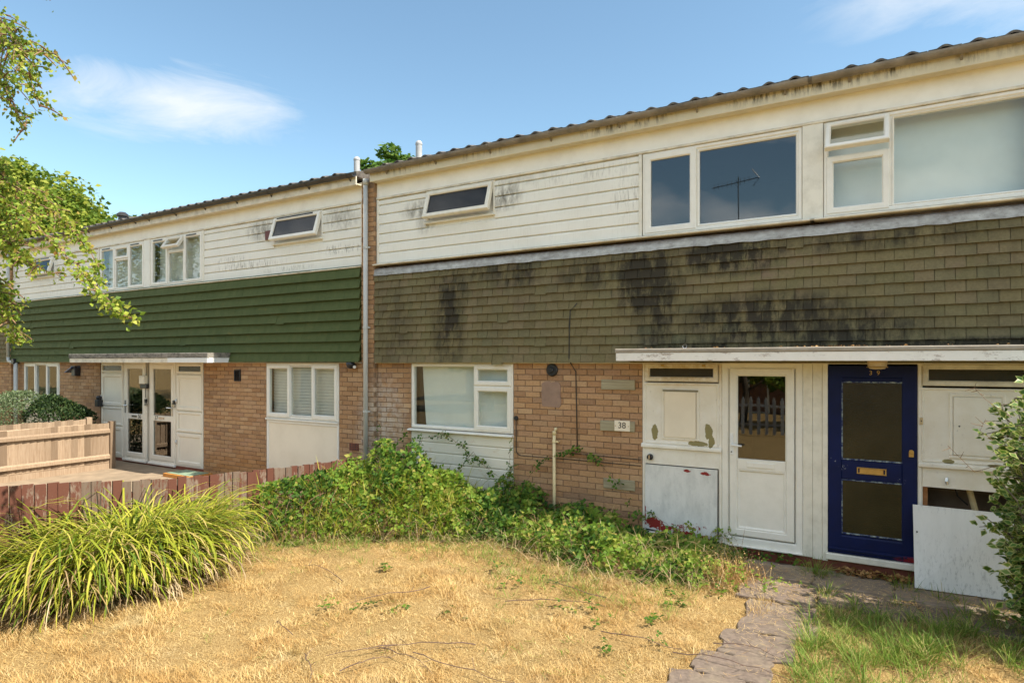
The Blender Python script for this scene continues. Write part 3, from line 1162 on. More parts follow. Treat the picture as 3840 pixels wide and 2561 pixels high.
    # gable ends and a lower face so that the roof is solid
    b0 = len(vs)
    vs += [(xa, -.16, 5.06), (xb, -.16, 5.06), (xa, 8.1, 4.95), (xb, 8.1, 4.95)]
    fs += [(b0, b0 + 1, n, 0), (b0, b0 + 2, b0 + 3, b0 + 1), (b0, 0, k, 2 * k, b0 + 2), (b0 + 1, b0 + 3, 3 * k - 1, 2 * k - 1, k - 1)]
    rf.add(vs, fs)
    RF = rf.build('roof', 'roof_tile', H, smooth=False)
    rr = random.Random(num * 3)
    nt = int((xb - xa) / .255)
    for i in range(nt + 1):                       # the eaves course, tile by tile
        x = (math.floor(xa / .255) + i + .5) * .255
        if x - .12 < xa or x + .14 > xb:
            continue
        tm = MB()
        seg = 12
        y0, y1 = -.262, .10
        rows_ = []
        lift = rr.uniform(0, .010)
        for y in (y0, y1):
            rows_.append([(x - .1275 + .255 * j / seg, y, rz(y) + .012 + lift * (1 if y == y0 else 0) + .028 * max(0, math.cos((-.5 + j / seg) * 2 * math.pi)) ** 1.2) for j in range(seg + 1)])
        v = rows_[0] + rows_[1] + [(a, b, d - .022) for a, b, d in rows_[0]]
        kk = seg + 1
        f = []
        for j in range(seg):
            f.append((j, j + 1, kk + j + 1, kk + j))
            f.append((2 * kk + j, 2 * kk + j + 1, j + 1, j))
        tm.add(v, f)
        tl = tm.build('roof_tile', 'roof_tile', RF, smooth=False, fix=False)
        tl.rotation_euler = (0, rr.uniform(-.02, .02), rr.uniform(-.03, .03))
    # --- openings -------------------------------------------------------------
    x0, x1 = X(t_w0, t_w1)
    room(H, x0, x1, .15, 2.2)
    fr_mat = 'upvc'
    # ground floor window
    wn_ = MB()
    wn_.ring(x0 + .004, x1 - .004, 1.222, 2.168, .045, -.008, .06)
    win = wn_.build('window', fr_mat, H)
    mull = MB()
    if green:
        e = [x0 + .05, x0 + .60, x0 + 1.17, x1 - .05]
        mull.box(e[1] - .012, e[1] + .012, .0, .055, 1.27, 2.12).box(e[2] - .012, e[2] + .012, .0, .055, 1.27, 2.12)
        mull.build('mullion', fr_mat, win)
        for i in range(3):
            if i == 1:
                casement(win, e[1] + .012, e[2] - .012, 1.27, 2.122, .01, .02, fr_mat)
            else:
                casement(win, e[i] - .02 if i == 0 else e[i] - .02, e[i + 1] + .02, 1.245, 2.145, -.004, .07, fr_mat, vent=False)
        bm = MB()
        for i in range(17):
            z = 1.27 + i * .051
            bm.add([(x0 + .06, .108, z + .0495), (x1 - .06, .108, z + .0495), (x1 - .06, .120, z), (x0 + .06, .120, z)], [(0, 1, 2, 3)])
        if num == 37:
            bm.build('blind', 'blind', win, fix=False)
        bx('sill', 'upvc', win, x0 - .002, x1 + .002, -.03, .05, 1.188, 1.218, ch=.006)
        pn = MB().ring(x0 + .004, x1 - .004, .13, 1.184, .05, -.004, .05)
        pf = pn.build('panel_frame', 'upvc', H)
        bx('panel', 'cream_panel', pf, x0 + .05, x1 - .05, .012, .03, .18, 1.136)
    else:
        xm0, xm1 = c + m * (t_w0 + .62), c + m * (t_w0 + .645)
        xm = min(xm0, xm1)
        mull.box(xm, xm + .025, .0, .055, 1.265, 2.125)
        if m < 0:
            lx0, lx1, sx0, sx1 = x0 + .05, xm, xm + .025, x1 - .05
        else:
            lx0, lx1, sx0, sx1 = xm + .025, x1 - .05, x0 + .05, xm
        mull.box(sx0, sx1, .0, .055, 1.845, 1.868)
        mull.build('mullion', fr_mat, win)
        casement(win, lx0 - .004, lx1 + .004, 1.265, 2.126, .01, fixed=True)
        casement(win, sx0 - .012, sx1 + .02, 1.868, 2.145, -.004, .062, fr_mat)
        casement(win, sx0 - .012, sx1 + .02, 1.245, 1.848, -.004, .066, fr_mat)
        hd = MB().tube([(sx0 + .075, .04, 1.40), (sx0 + .085, .045, 1.44), (sx0 + .078, .04, 1.50)], .008, 6)
        hd.build('handle', 'white_plastic', win)
        # a sheet pinned up behind the glass, bowed away at its left edge
        cs = MB()
        k, l = 26, 16
        vs = []
        for j in range(l + 1):
            z = 1.24 + .92 * j / l
            for i in range(k + 1):
                s = i / k
                left = lx0 + .08 + .075 * (1 - j / l) ** 1.5
                x = left + (sx1 - left) * s
                vs.append((x, .10 + .012 * math.sin(s * 9 + j * .15) + .02 * math.sin(s * 2.2), z))
        fs = [(j * (k + 1) + i, j * (k + 1) + i + 1, (j + 1) * (k + 1) + i + 1, (j + 1) * (k + 1) + i) for j in range(l) for i in range(k)]
        cs.add(vs, fs).build('curtain', 'curtain', win, smooth=True, fix=False)
        sl = MB().profx([(.05, 1.215), (-.03, 1.206), (-.062, 1.198), (-.066, 1.186), (-.058, 1.176), (.05, 1.176)], x0 - .03, x1 + .008)
        sl.build('sill', 'upvc', win)
        pb = bx('panel_backing', 'board_lower', H, x0, x1, .022, .05, .02, 1.17)
        for i in range(8):
            z1 = 1.172 - i * .148
            mb = MB()
            mb.profx([(.022, z1 - .146), (.002, z1 - .144), (-.002, z1 - .138), (0, z1 - .02), (.010, z1 - .004), (.022, z1 - .002)], x0 + .004, x1 - .004)
            mb.build('board', 'board_lower', pb)
    # small upper window, tilted open
    x0, x1 = X(sw0, sw1)
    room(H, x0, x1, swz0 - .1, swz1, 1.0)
    w_ = MB().ring(x0 + .002, x1 - .002, swz0 + .012, swz1 - .006, .032, -.020, .06)
    sm = w_.build('window', 'upvc_old' if not green else 'upvc', H)
    casement(sm, x0 + .03, x1 - .03, swz0 + .035, swz1 - .03, -.026, .062, 'upvc_old' if not green else 'upvc', 'glass_vent', swing=R(17), vent=green)
    bx('sill', 'upvc_old', sm, x0 - .02, x1 + .01, -.05, .04, swz0 - .012, swz0 + .010, ch=.004)
    # large upper window
    x0, x1 = X(.10, 1.86)
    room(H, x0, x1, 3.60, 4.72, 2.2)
    w_ = MB().ring(x0 + .002, x1 - .002, 3.70, 4.682, .045, -.014, .06)
    up = w_.build('window', 'upvc', H)
    mull = MB()
    if green:
        e = [x0 + .045, x0 + .60, x0 + 1.155, x1 - .045]
        for i in (1, 2):
            mull.box(e[i] - .02, e[i] + .02, .0, .055, 3.75, 4.63)
        mull.box(e[1] + .02, e[2] - .02, .0, .055, 4.37, 4.40)
        mull.build('mullion', 'upvc', up)
        casement(up, e[0] - .012, e[1] + .005, 3.735, 4.655, -.006, .06, vent=True)
        casement(up, e[2] - .005, e[3] + .012, 3.735, 4.655, -.006, .06, vent=True)
        casement(up, e[1] + .012, e[2] - .012, 3.745, 4.372, .004, .03)
        casement(up, e[1] + .008, e[2] - .008, 4.385, 4.645, -.006, .055, swing=R(34) if num == 37 else 0)
        bm = MB()
        for i in range(17):
            z = 3.76 + i * .052
            bm.add([(x0 + .06, .147, z + .050), (x1 - .06, .147, z + .050), (x1 - .06, .16, z), (x0 + .06, .16, z)], [(0, 1, 2, 3)])
        bm.build('blind', 'blind', up, fix=False)
    elif num in (38,):
        xm = x0 + .635
        mull.box(xm - .012, xm + .012, .0, .055, 3.75, 4.64)
        mull.build('mullion', 'upvc', up)
        casement(up, x0 + .03, xm + .008, 3.725, 4.66, -.006, .075, glass='glass_dark')
        casement(up, xm + .012, x1 - .035, 3.745, 4.637, .012, .03, glass='glass_dark')
    else:
        xm = x0 + .60
        mull.box(xm - .012, xm + .012, .0, .055, 3.75, 4.64).box(x0 + .045, xm - .012, .0, .055, 4.30, 4.325)
        mull.build('mullion', 'upvc', up)
        casement(up, x0 + .03, xm - .006, 3.725, 4.315, -.006, .065)
        casement(up, x0 + .025, xm - .004, 4.318, 4.66, -.014, .05, swing=R(28))
        casement(up, xm + .012, x1 - .04, 3.745, 4.637, .012, .022)
        cs = MB()
        cs.add([(x0 + .03, .20, 3.62), (x1, .20, 3.62), (x1, .20, 4.7), (x0 + .03, .20, 4.7)], [(0, 1, 2, 3)])
        cs.build('curtain', 'curtain', up, fix=False)
    # white infill panel on the party line
    p, q = X(0, .098)
    bx('infill_panel', 'upvc_old' if not green else 'upvc', H, p, q, -.022, .05, 3.70, 4.683)
    lay_bricks(H, W, bl)
    return H, X, W, bl


HOUSES = {}
HOUSES[35] = build_house(35, -25.42, 1, 6.14, 'olive', 'far left terraced house mostly out of the picture, with a brown tiled band', (-21, -19))
HOUSES[36] = build_house(36, -13.13, -1, 6.0, 'green', 'terraced house behind the hedge, green tiled band, front door numbered 36', (-19.1, -13))
HOUSES[37] = build_house(37, -13.13, 1, 5.98, 'green', 'terraced house with green tiled band, front door numbered 37 and blinds in its window', (-13, -7))
HOUSES[38] = build_house(38, -.75, -1, 6.115, 'olive', 'run-down terraced house with stained olive tiles, white front door and brambles below', (-7, -.7))
HOUSES[39] = build_house(39, -.75, 1, 6.115, 'olive', 'terraced house with the blue front door numbered 39 and a large bedroom window', (-.7, 1.5))


# brick piers between the pairs
def pier(x0, x1, house, wall, y=-.06):
    bx('pier', 'mortar', house, x0 + .006, x1 - .006, y + .009, .3, 0, 5.0)
    lst = brick_list(x0, x1, .0, 5.0, y, .03)
    side = []
    for r in range(66):
        side.append((x1, .0375 + r * .075, .05, y + .03, True))
    m = MB()
    for (x, z, l, yy, t_) in side:
        m.box(x1 - .02, x1 - .001, y + .052, .04, z - .0325, z + .0325)
    tag(m.build('brickwork', 'brick', wall), kind='stuff')
    rr = random.Random(5)
    rest = MB()
    for i, (x, z, l, yy, t_) in enumerate(lst):
        if z < 4.9:
            rest.cbox(x - l / 2, x + l / 2, y + rr.uniform(-.003, .003), y + .05, z - .0325, z + .0325, .003)
    tag(rest.build('brickwork', 'brick', wall), kind='stuff')


pier(-7.146, -6.868, HOUSES[38][0], HOUSES[38][2])
pier(-19.28, -19.14, HOUSES[36][0], HOUSES[36][2])


# ------------------------------------------------------------------ doors and cupboards
def upvc_closet(H, X, t0, t1, name='meter_cupboard'):
    """the cream three-panel cupboard beside doors 36 and 37"""
    p, q = X(t0, t1)
    m = MB().ring(p + .004, q - .004, .15, 2.18, .035, -.006, .07)
    c = m.build(name, 'door_cream', H)
    bx('backing', 'door_cream', c, p + .03, q - .03, .0205, .05, .18, 1.964)
    zs = [(.806, .186), (1.223, .830), (1.938, 1.247), (2.15, 1.962)]
    for i, (z1, z0) in enumerate(zs):
        if i < 3:
            f = MB().ring(p + .03, q - .03, z0, z1, .075 if i != 1 else .05, -.018, .04)
            f.build('panel_frame', 'door_cream', c)
            bx('panel', 'door_cream', c, p + .10, q - .10, .004, .02, z0 + .05, z1 - .05)
        else:
            f = MB().ring(p + .03, q - .03, z0, z1, .045, -.014, .04)
            f.build('sash', 'door_cream', c)
            pane(c, p + .07, q - .07, z0 + .04, z1 - .04, .008, 'glass_obscured')
    for z in (1.42, .62):
        MB().tube([(p + .05 if X(0, 1)[0] >= X(0, 1)[1] else p + .055, -.03, z - .04), (p + .055, -.045, z), (p + .06, -.03, z + .04)], .012, 6).build('latch', 'chrome', c)
    return c


def upvc_door(H, X, t0, t1, num, hinge_left):
    p, q = X(t0, t1)
    m = MB().ring(p, q, .15, 2.19, .06, -.012, .07)
    d = m.build('door', 'door_cream', H)
    f = MB().ring(p + .05, q - .05, .215, 2.14, .095, -.020, .05)
    f.build('door_leaf', 'door_cream', d)
    bx('mid_rail', 'door_cream', d, p + .14, q - .14, -.012, .04, 1.0, 1.11, ch=.008)
    gp, gq = p + .135, q - .135
    pane(d, gp, gq, 1.10, 2.06, .006, 'glass_dark')
    pane(d, gp, gq, .30, 1.01, .006, 'glass_dark')
    bx('threshold', 'upvc', d, p - .004, q + .004, -.05, .05, .12, .165, ch=.008)
    tx = (gp + gq) / 2 + (.17 if num == '36' else -.2)
    text_mesh(num, .12, (tx, -.014, 1.055), 'lettering', d)
    bx('letter_plate', 'chrome', d, (gp + gq) / 2 - .12, (gp + gq) / 2 + .08, -.018, -.012, 1.035, 1.08, ch=.003)
    hx = q - .085 if hinge_left else p + .085
    h = MB().box(hx - .018, hx + .018, -.030, -.020, 1.12, 1.38)
    h.build('handle_plate', 'chrome', d)
    s = -1 if hinge_left else 1
    MB().tube([(hx, -.03, 1.28), (hx, -.06, 1.28), (hx + s * .13, -.065, 1.28)], .010, 6).build('handle', 'chrome', d)
    room(H, p + .05, q - .05, .15, 2.19, 1.5)
    return d


H, X, W, _ = HOUSES[37]
upvc_closet(H, X, .98, 1.85)
upvc_door(H, X, .06, .97, '37', True)
H, X, W, _ = HOUSES[36]
upvc_closet(H, X, .92, 1.82)
upvc_door(H, X, .04, .89, '36', False)

# --- house 38: peeling cupboard and white glazed door
H, X, W, _ = HOUSES[38]
p, q = -2.612, -1.682
c = MB().ring(p, q, .14, 2.19, .038, -.006, .07).build('meter_cupboard', 'closet_old', H)
f = MB().ring(p + .036, q - .042, 1.965, 2.172, .055, -.022, .04).build('fanlight_frame', 'closet_old', c)
pane(c, p + .09, q - .095, 2.01, 2.125, .01, 'glass_obscured')
for x in (-2.36, -1.88):
    bx('hinge', 'brass', c, x - .02, x + .02, -.03, -.02, 2.140, 2.165)
bx('upper_panel', 'closet_old', c, p + .05, q - .055, .0, .03, 1.245, 1.93)
MB().ring(p + .02, q - .03, 1.225, 1.95, .032, -.012, .02).build('panel_frame', 'closet_old', c)
MB().ring(-2.372, -1.935, 1.285, 1.875, .034, -.014, .004, .006).build('hatch_frame', 'closet_old', c)
bx('hatch', 'cream_panel', c, -2.338, -1.972, -.026, .0, 1.312, 1.846, ch=.004)
bx('hatch_shadow_strip', 'plank_grey', c, -2.36, -1.945, -.020, -.012, 1.848, 1.868)  # solid grey strip standing in for the shade above the hatch
st = MB().profx([(.0, 1.226), (-.028, 1.220), (-.036, 1.205), (-.036, 1.180), (-.01, 1.172), (.0, 1.172)], p - .006, q - .0)
st.build('rail', 'closet_old', c)
bx('middle_board', 'closet_old', c, p + .03, q - .03, -.004, .03, .985, 1.17)
lp = MB()
lp.add([(p + .034, -.014, .21), (q - .05, -.022, .145), (q - .048, -.018, .972), (p + .036, -.008, .972),
        (p + .034, .004, .21), (q - .05, -.004, .145), (q - .048, .0, .972), (p + .036, .010, .972)],
       [(0, 1, 2, 3), (7, 6, 5, 4), (0, 4, 5, 1), (1, 5, 6, 2), (2, 6, 7, 3), (3, 7, 4, 0)])
tag(lp.build('lower_door', 'closet_lower', c), 'grey white lower cupboard door flaking to red at the foot')
bx('dark_gap_sheet', 'room', c, p + .03, q - .036, .02, .03, .15, .985)  # dark sheet behind the lower door, shade of the gap as colour
kb = MB().disc((-2.513, 1.063), .036, -.040, -.004, 16, .008)
kb.build('knob', 'black_plastic', c)
bx('knob_bar', 'chrome', c, -2.518, -2.508, -.056, -.040, 1.035, 1.092)
room(H, p + .05, q - .05, 1.96, 2.18, .8)

p, q = -1.680, -.848
d = MB().ring(p, q, .165, 2.19, .072, -.014, .07, wb=.09).build('door', 'upvc', H)
MB().ring(p + .082, q - .080, .268, 2.128, .09, -.026, .05, .012).build('door_leaf', 'upvc', d)
bx('mid_rail', 'upvc', d, p + .17, q - .165, -.024, .04, 1.005, 1.125, ch=.006)
bx('lower_panel', 'upvc', d, p + .175, q - .17, -.002, .03, .355, 1.006)
MB().ring(p + .165, q - .16, .345, 1.010, .03, -.020, .0, .01).build('panel_bead', 'upvc', d)
pane(d, p + .172, q - .165, 1.12, 2.05, .0, 'glass_dark')
bx('letter_plate', 'upvc', d, -1.407, -1.122, -.034, -.024, 1.035, 1.092, ch=.004)
bx('handle_plate', 'white_plastic', d, -1.588, -1.553, -.036, -.026, 1.16, 1.40, ch=.004)
MB().tube([(-1.571, -.03, 1.275), (-1.571, -.070, 1.275), (-1.455, -.075, 1.268)], .010, 8).build('handle', 'white_plastic', d)
MB().disc((-1.571, 1.195), .008, -.040, -.034, 8, .002).build('keyhole', 'black_plastic', d)
bx('threshold', 'upvc', d, p - .005, q + .006, -.045, .06, .150, .172, ch=.006)
room(H, p + .05, q - .05, .15, 2.19, 1.5)
for x0, x1, y in ((-.846, -.752, -.008),):
    bx('door_post', 'upvc_old', H, x0, x1, y, .07, .14, 2.19, ch=.004)

# --- house 39: blue door, open meter cupboard
H, X, W, _ = HOUSES[39]
bx('door_post', 'upvc_old', H, -.750, -.660, -.010, .07, .13, 2.19, ch=.004)
bx('door_post', 'upvc_old', H, -.658, -.608, -.020, .07, .13, 2.19, ch=.004)
p, q = -.606, .178
d = MB().box(p - .001, q, .0, .05, .225, 2.158).build('door', 'blue_paint', H)
tag(d, 'blue painted front door with two obscured glass panes')
g1, g2 = (-.470, .052, 1.205, 1.982), (-.472, .050, .445, .980)
for g in (g1, g2):
    MB().ring(g[0] - .014, g[1] + .014, g[2] - .014, g[3] + .014, .016, -.010, .01, .003).build('glazing_bead', 'putty_edge', d)
    pane(d, *g, -.006, 'glass_obscured')
MB().ring(p + .001, q - .001, .226, 2.157, .128, -.016, .004, .006, wb=.19).build('door_leaf', 'blue_paint', d)
bx('mid_rail', 'blue_paint', d, -.478, .05, -.015, .004, .998, 1.188, ch=.004)
bx('weather_bar', 'blue_paint', d, p + .002, q - .002, -.034, -.01, .262, .285, ch=.006)
lb = MB().ring(-.342, -.082, 1.060, 1.127, .012, -.026, -.012, .003).build('letter_plate', 'brass', d)
bx('letter_flap', 'brass', d, -.318, -.106, -.022, -.014, 1.068, 1.119, ch=.003)
lk = MB().disc((.129, 1.315), .021, -.032, -.012, 16, .004).box(.108, .150, -.028, -.012, 1.265, 1.310)
lk.build('lock', 'brass', d)
text_mesh('3', .062, (-.218, -.018, 2.082), 'brass', d)
text_mesh('9', .062, (-.152, -.018, 2.082), 'brass', d)
bx('threshold', 'upvc_old', d, p - .02, q + .01, -.05, .06, .155, .222, ch=.008)
p, q = .180, 1.11
c = MB().ring(p, q, .14, 2.19, .042, -.008, .07).build('meter_cupboard', 'closet_old', H)
MB().ring(p + .042, q - .042, 1.965, 2.172, .05, -.024, .04).build('fanlight_frame', 'trim_cream', c)
pane(c, p + .09, q - .09, 2.01, 2.125, .008, 'glass_obscured')
bx('upper_panel', 'closet_old', c, p + .05, q - .05, .0, .03, 1.235, 1.93)
MB().ring(p + .03, q - .03, 1.225, 1.945, .028, -.010, .02).build('panel_frame', 'closet_old', c)
MB().ring(.435, .87, 1.275, 1.895, .034, -.012, .004, .006).build('hatch_frame', 'closet_old', c)
bx('hatch', 'closet_old', c, .470, .836, -.016, .0, 1.31, 1.86, ch=.004)
MB().disc((.515, 1.585), .008, -.02, -.015, 8, .002).build('keyhole', 'black_plastic', c)
MB().profx([(.0, 1.226), (-.028, 1.220), (-.036, 1.205), (-.036, 1.180), (-.01, 1.172), (.0, 1.172)], p + .01, q).build('rail', 'closet_old', c)
bx('middle_board', 'closet_old', c, p + .042, q - .042, -.004, .03, .985, 1.17)
MB().tube([(.417, -.012, 1.03), (.412, -.022, 1.055), (.417, -.012, 1.085)], .012, 6).build('latch', 'chrome', c)
bx('inner_stud', 'terracotta_debris', c, p + .045, p + .085, .06, .12, .16, .98)
MB().tube([(.60, .22, 1.0), (.66, .24, .75), (.74, .26, .3)], .028, 10).build('gas_pipe', 'pipe_cream', c)
MB().tube([(.48, .2, 1.0), (.52, .22, .88), (.60, .24, .80)], .008, 6).build('wire', 'cable', c)
room(H, p + .02, q - .02, .12, 1.0, .5, 'concrete')

# ------------------------------------------------------------------ canopies over the doors
cn = empty('door_canopy', (-.75, -.25, 2.2), 'long flat canopy with flaking white fascia over the white and the blue door', 'canopy')
bx('fascia', 'canopy_paint', cn, -2.75, 2.30, -.510, -.486, 2.205, 2.296, ch=.003)
bx('roof_edge', 'felt_pale', cn, -2.76, 2.31, -.520, -.07, 2.298, 2.342, ch=.008)
bx('roof_deck', 'soffit', cn, -2.73, 2.28, -.484, -.075, 2.214, 2.294)
bx('end_board', 'canopy_paint', cn, -2.752, -2.732, -.484, -.075, 2.208, 2.295)
cn2 = empty('door_canopy', (-13.0, -.25, 2.2), 'flat canopy with blackened felt edge over the doors numbered 36 and 37', 'canopy')
bx('fascia', 'trim_cream', cn2, -15.20, -11.55, -.515, -.49, 2.175, 2.262, ch=.003)
tag(bx('fascia', 'white_plastic', cn2, -11.56, -10.36, -.53, -.505, 2.178, 2.262, ch=.003), 'right end of the fascia in brighter white, sunlight put into its colour')  # sunlit right end: brightness painted in with a whiter material
bx('roof_edge', 'felt', cn2, -15.21, -10.35, -.530, -.07, 2.264, 2.355, ch=.008)
bx('roof_deck', 'soffit', cn2, -15.18, -10.38, -.488, -.075, 2.19, 2.26)
bx('end_board', 'white_plastic', cn2, -10.378, -10.352, -.504, -.075, 2.18, 2.262)  # whiter than the fascia, sunlight on the end put into the colour


# ------------------------------------------------------------------ pipes, flues and fittings on the walls
def downpipe(name, x, y, ztop, zbot, mat, label, kink=None, rad=.036):
    D_ = empty(name, (x, y, zbot), label, 'downpipe')
    pts = [(x, y, ztop), (x, y, kink if kink else zbot)]
    MB().tube(pts, rad, 14).build('pipe', mat, D_, smooth=True)
    MB().tube([(x, y, ztop + .06), (x, y, ztop - .03)], rad + .008, 14).build('collar', mat, D_, smooth=True)
    for z in (3.95, 2.72, 1.43):
        if z > zbot:
            MB().tube([(x, y, z - .018), (x, y, z + .018)], rad + .007, 14).box(x + rad, x + rad + .03, y, y + .03, z - .012, z + .012).build('clip', mat, D_)
    return D_


downpipe('downpipe', -7.0, -.115, 4.94, .2, 'pipe_grey', 'tall grey downpipe on the brick pier between the green and the olive tiles')
dp = downpipe('downpipe', -19.1, -.14, 4.9, 2.3, 'pipe_grey', 'grey downpipe at the far left end of the green tiled band')
MB().tube([(-19.1, -.14, 2.31), (-19.08, -.14, 2.2), (-18.78, -.10, 2.17)], .036, 12).build('swan_neck', 'pipe_grey', dp, smooth=True)
MB().tube([(-18.78, -.10, 2.2), (-18.78, -.10, .1)], .045, 12).build('lower_pipe', 'pipe_grey', dp, smooth=True)
MB().disc((-18.80, 2.2), .07, -.17, -.03, 14).build('hopper', 'black_plastic', dp)

roof_at = lambda y: 5.105 + (y + .2) * math.tan(R(16))
for (x, y, h, lab) in ((-9.27, 2.0, .56, 'short pale flue pipe on the roof just left of the downpipe'), (-7.68, 2.0, .60, 'pale flue pipe on the roof just right of the downpipe')):
    z = roof_at(y)
    f = MB().lathe((x, y), [(.06, z - .05), (.06, z + h * .86), (.066, z + h * .87), (.066, z + h * .92), (.05, z + h * .97), (.03, z + h)], 18).build('flue_pipe', 'flue', smooth=False)
    tag(f, lab, 'flue pipe')
z = roof_at(2.0)
f = MB().lathe((-17.9, 2.0), [(.14, z - .05), (.14, z + .12), (.17, z + .13), (.17, z + .18), (.11, z + .22), (.10, z + .36), (.15, z + .37), (.15, z + .42), (.08, z + .48)], 16).build('roof_vent', 'gutter_black')
tag(f, 'black ringed vent terminal on the roof beside the trees', 'roof vent')

# round black vent on the brickwork
v = empty('wall_vent', (-3.83, 0, 2.0), 'round black vent cover high on the brick wall', 'vent')
MB().disc((-3.83, 2.087), .082, -.03, .0, 24, .012).build('cover', 'black_plastic', v, smooth=False)
MB().disc((-3.835, 2.087), .040, -.05, -.03, 18, .010).build('hub', 'black_plastic', v)
v = empty('wall_vent', (-10.245, 0, 1.84), 'square black louvre vent on the brick wall beside door 37', 'vent')
MB().ring(-10.33, -10.16, 1.84, 2.05, .016, -.025, .0, .004).build('frame', 'black_plastic', v)
for i in range(8):
    z = 1.86 + i * .022
    MB().add([(-10.32, -.004, z + .02), (-10.17, -.004, z + .02), (-10.17, -.022, z), (-10.32, -.022, z)], [(0, 1, 2, 3)]).build('louvre', 'black_plastic', v, fix=False)
v = empty('wall_vent', (-9.37, 0, 4.31), 'small dark red vent box on the white boards beside the open window', 'vent')
bx('cover', 'red_vent', v, -9.44, -9.30, -.05, -.012, 4.315, 4.47, ch=.006)
v = empty('air_brick', (-7.355, 0, .8), 'terracotta air brick low on the wall near the downpipe', 'vent')
bx('body', 'brick_plinth', v, -7.455, -7.255, -.010, .02, .79, .905, ch=.003)
for i in range(5):
    for j in range(3):
        x, z = -7.437 + i * .037, .803 + j * .034
        bx('slot', 'black_plastic', v, x, x + .020, -.0125, -.0102, z, z + .022)

# grey timber offcuts and the number plaque
for i, (x0, x1, z0, z1, lab) in enumerate(((-3.141, -2.703, 1.852, 1.973, 'weathered timber block highest on the brick wall beside the cupboard'),
                                           (-3.155, -2.707, 1.343, 1.468, 'weathered timber block behind the number plaque'),
                                           (-3.11, -2.706, .633, .757, 'weathered timber block lowest on the brick wall above the brambles'))):
    tag(bx('timber_block', 'plank_grey', None, x0, x1, -.02, .004, z0, z1, ch=.004), lab, 'timber block', 'timber blocks on the brick wall')
pl = empty('number_plaque', (-2.86, -.02, 1.35), 'small beige house number plaque reading 38', 'sign')
bx('plate', 'cream_panel', pl, -2.960, -2.763, -.032, -.0205, 1.350, 1.479, ch=.003)
text_mesh('38', .105, (-2.862, -.033, 1.418), 'lettering', pl)
for x in (-2.945, -2.778):
    MB().disc((x, 1.412), .006, -.036, -.031, 8, .002).build('screw', 'brass', pl)
pt = MB()
rr = random.Random(3)
ring_ = []
for k in range(28):
    a = 2 * math.pi * k / 28
    sx, sz = math.cos(a), math.sin(a)
    r_ = 1 / max(abs(sx), abs(sz))
    ring_.append((-3.845 + .138 * sx * r_ * rr.uniform(.93, 1.06), -.008, 1.77 + .165 * sz * r_ * rr.uniform(.95, 1.05)))
pt.add(ring_ + [(x, .01, z) for x, _, z in ring_], [tuple(range(28))] + [(i, (i + 1) % 28, 28 + (i + 1) % 28, 28 + i) for i in range(28)])
tag(pt.build('mortar_patch', 'render_patch'), 'square patch of brown mortar on the bricks below the round vent', 'wall patch')

# cables and pipes on the wall of 38
tag(MB().tube([(-3.44, -.085, 2.93), (-3.46, -.095, 2.90), (-3.53, -.09, 2.84), (-3.545, -.085, 2.6), (-3.55, -.085, 2.25), (-3.53, -.07, 2.17), (-3.487, -.018, 2.07), (-3.478, -.012, 1.6), (-3.468, -.012, 1.06)], .0065, 6).build('hanging_cable', 'cable', smooth=True),
    'thin black cable hanging down over the tiles and brick wall', 'cable')
cb = MB().tube([(-4.371, -.012, 1.43), (-4.368, -.012, 1.0), (-4.345, -.012, .96), (-4.30, -.012, .943), (-3.5, -.012, .948), (-2.63, -.012, .945)], .005, 6)
cb.disc((-4.372, 1.44), .03, -.028, .0, 12)
tag(cb.build('wall_cable', 'cable', smooth=False), 'black cable running along the brick course from a wall outlet', 'cable')
tag(MB().tube([(-3.64, -.012, 1.03), (-3.0, -.012, 1.024), (-2.63, -.012, 1.019)], .005, 6).build('wall_cable', 'cable'), 'upper short black cable on the brick wall above the brambles', 'cable')
gp = empty('overflow_pipe', (-3.78, -.04, 0), 'cream plastic pipe standing up from the brambles against the bricks', 'pipe')
MB().tube([(-3.78, -.045, -.1), (-3.78, -.045, 1.285)], .021, 12).build('pipe', 'pipe_cream', gp, smooth=True)
MB().tube([(-3.78, -.045, 1.255), (-3.78, -.045, 1.30), (-3.765, -.045, 1.325), (-3.745, -.045, 1.325)], .026, 12).build('elbow', 'pipe_cream', gp, smooth=True)
MB().tube([(-3.78, -.045, 1.155), (-3.78, -.045, 1.18)], .027, 12).box(-3.755, -3.72, -.055, -.01, 1.158, 1.178).build('clip', 'pipe_cream', gp)

# lamps, cameras, bells
lm = empty('bulkhead_lamp', (-.155, -.3, 2.1), 'small amber lamp under the canopy above the blue door', 'lamp')
MB().lathe((-.155, -.30), [(.086, 2.212), (.086, 2.18), (.080, 2.15), (.066, 2.128), (.03, 2.122)], 18).build('diffuser', 'lamp_amber', lm, smooth=True)
MB().lathe((-.155, -.30), [(.088, 2.150), (.092, 2.146), (.088, 2.140)], 18).build('rim', 'brass', lm)
lm = empty('wall_lamp', (-15.9, -.06, 1.88), 'black box lamp on the brick wall left of door 36', 'lamp')
bx('housing', 'black_plastic', lm, -16.0, -15.84, -.12, .0, 1.87, 2.08, ch=.012)
bx('hood', 'gutter_black', lm, -16.01, -15.83, -.13, -.02, 2.082, 2.10)
lm = empty('security_lamp', (-16.0, -.2, 1.95), 'solar security lamp with tilted blue panel beside the far window', 'lamp')
MB().tube([(-15.84, -.02, 2.06), (-15.90, -.12, 2.05)], .03, 8).build('bracket', 'black_plastic', lm)
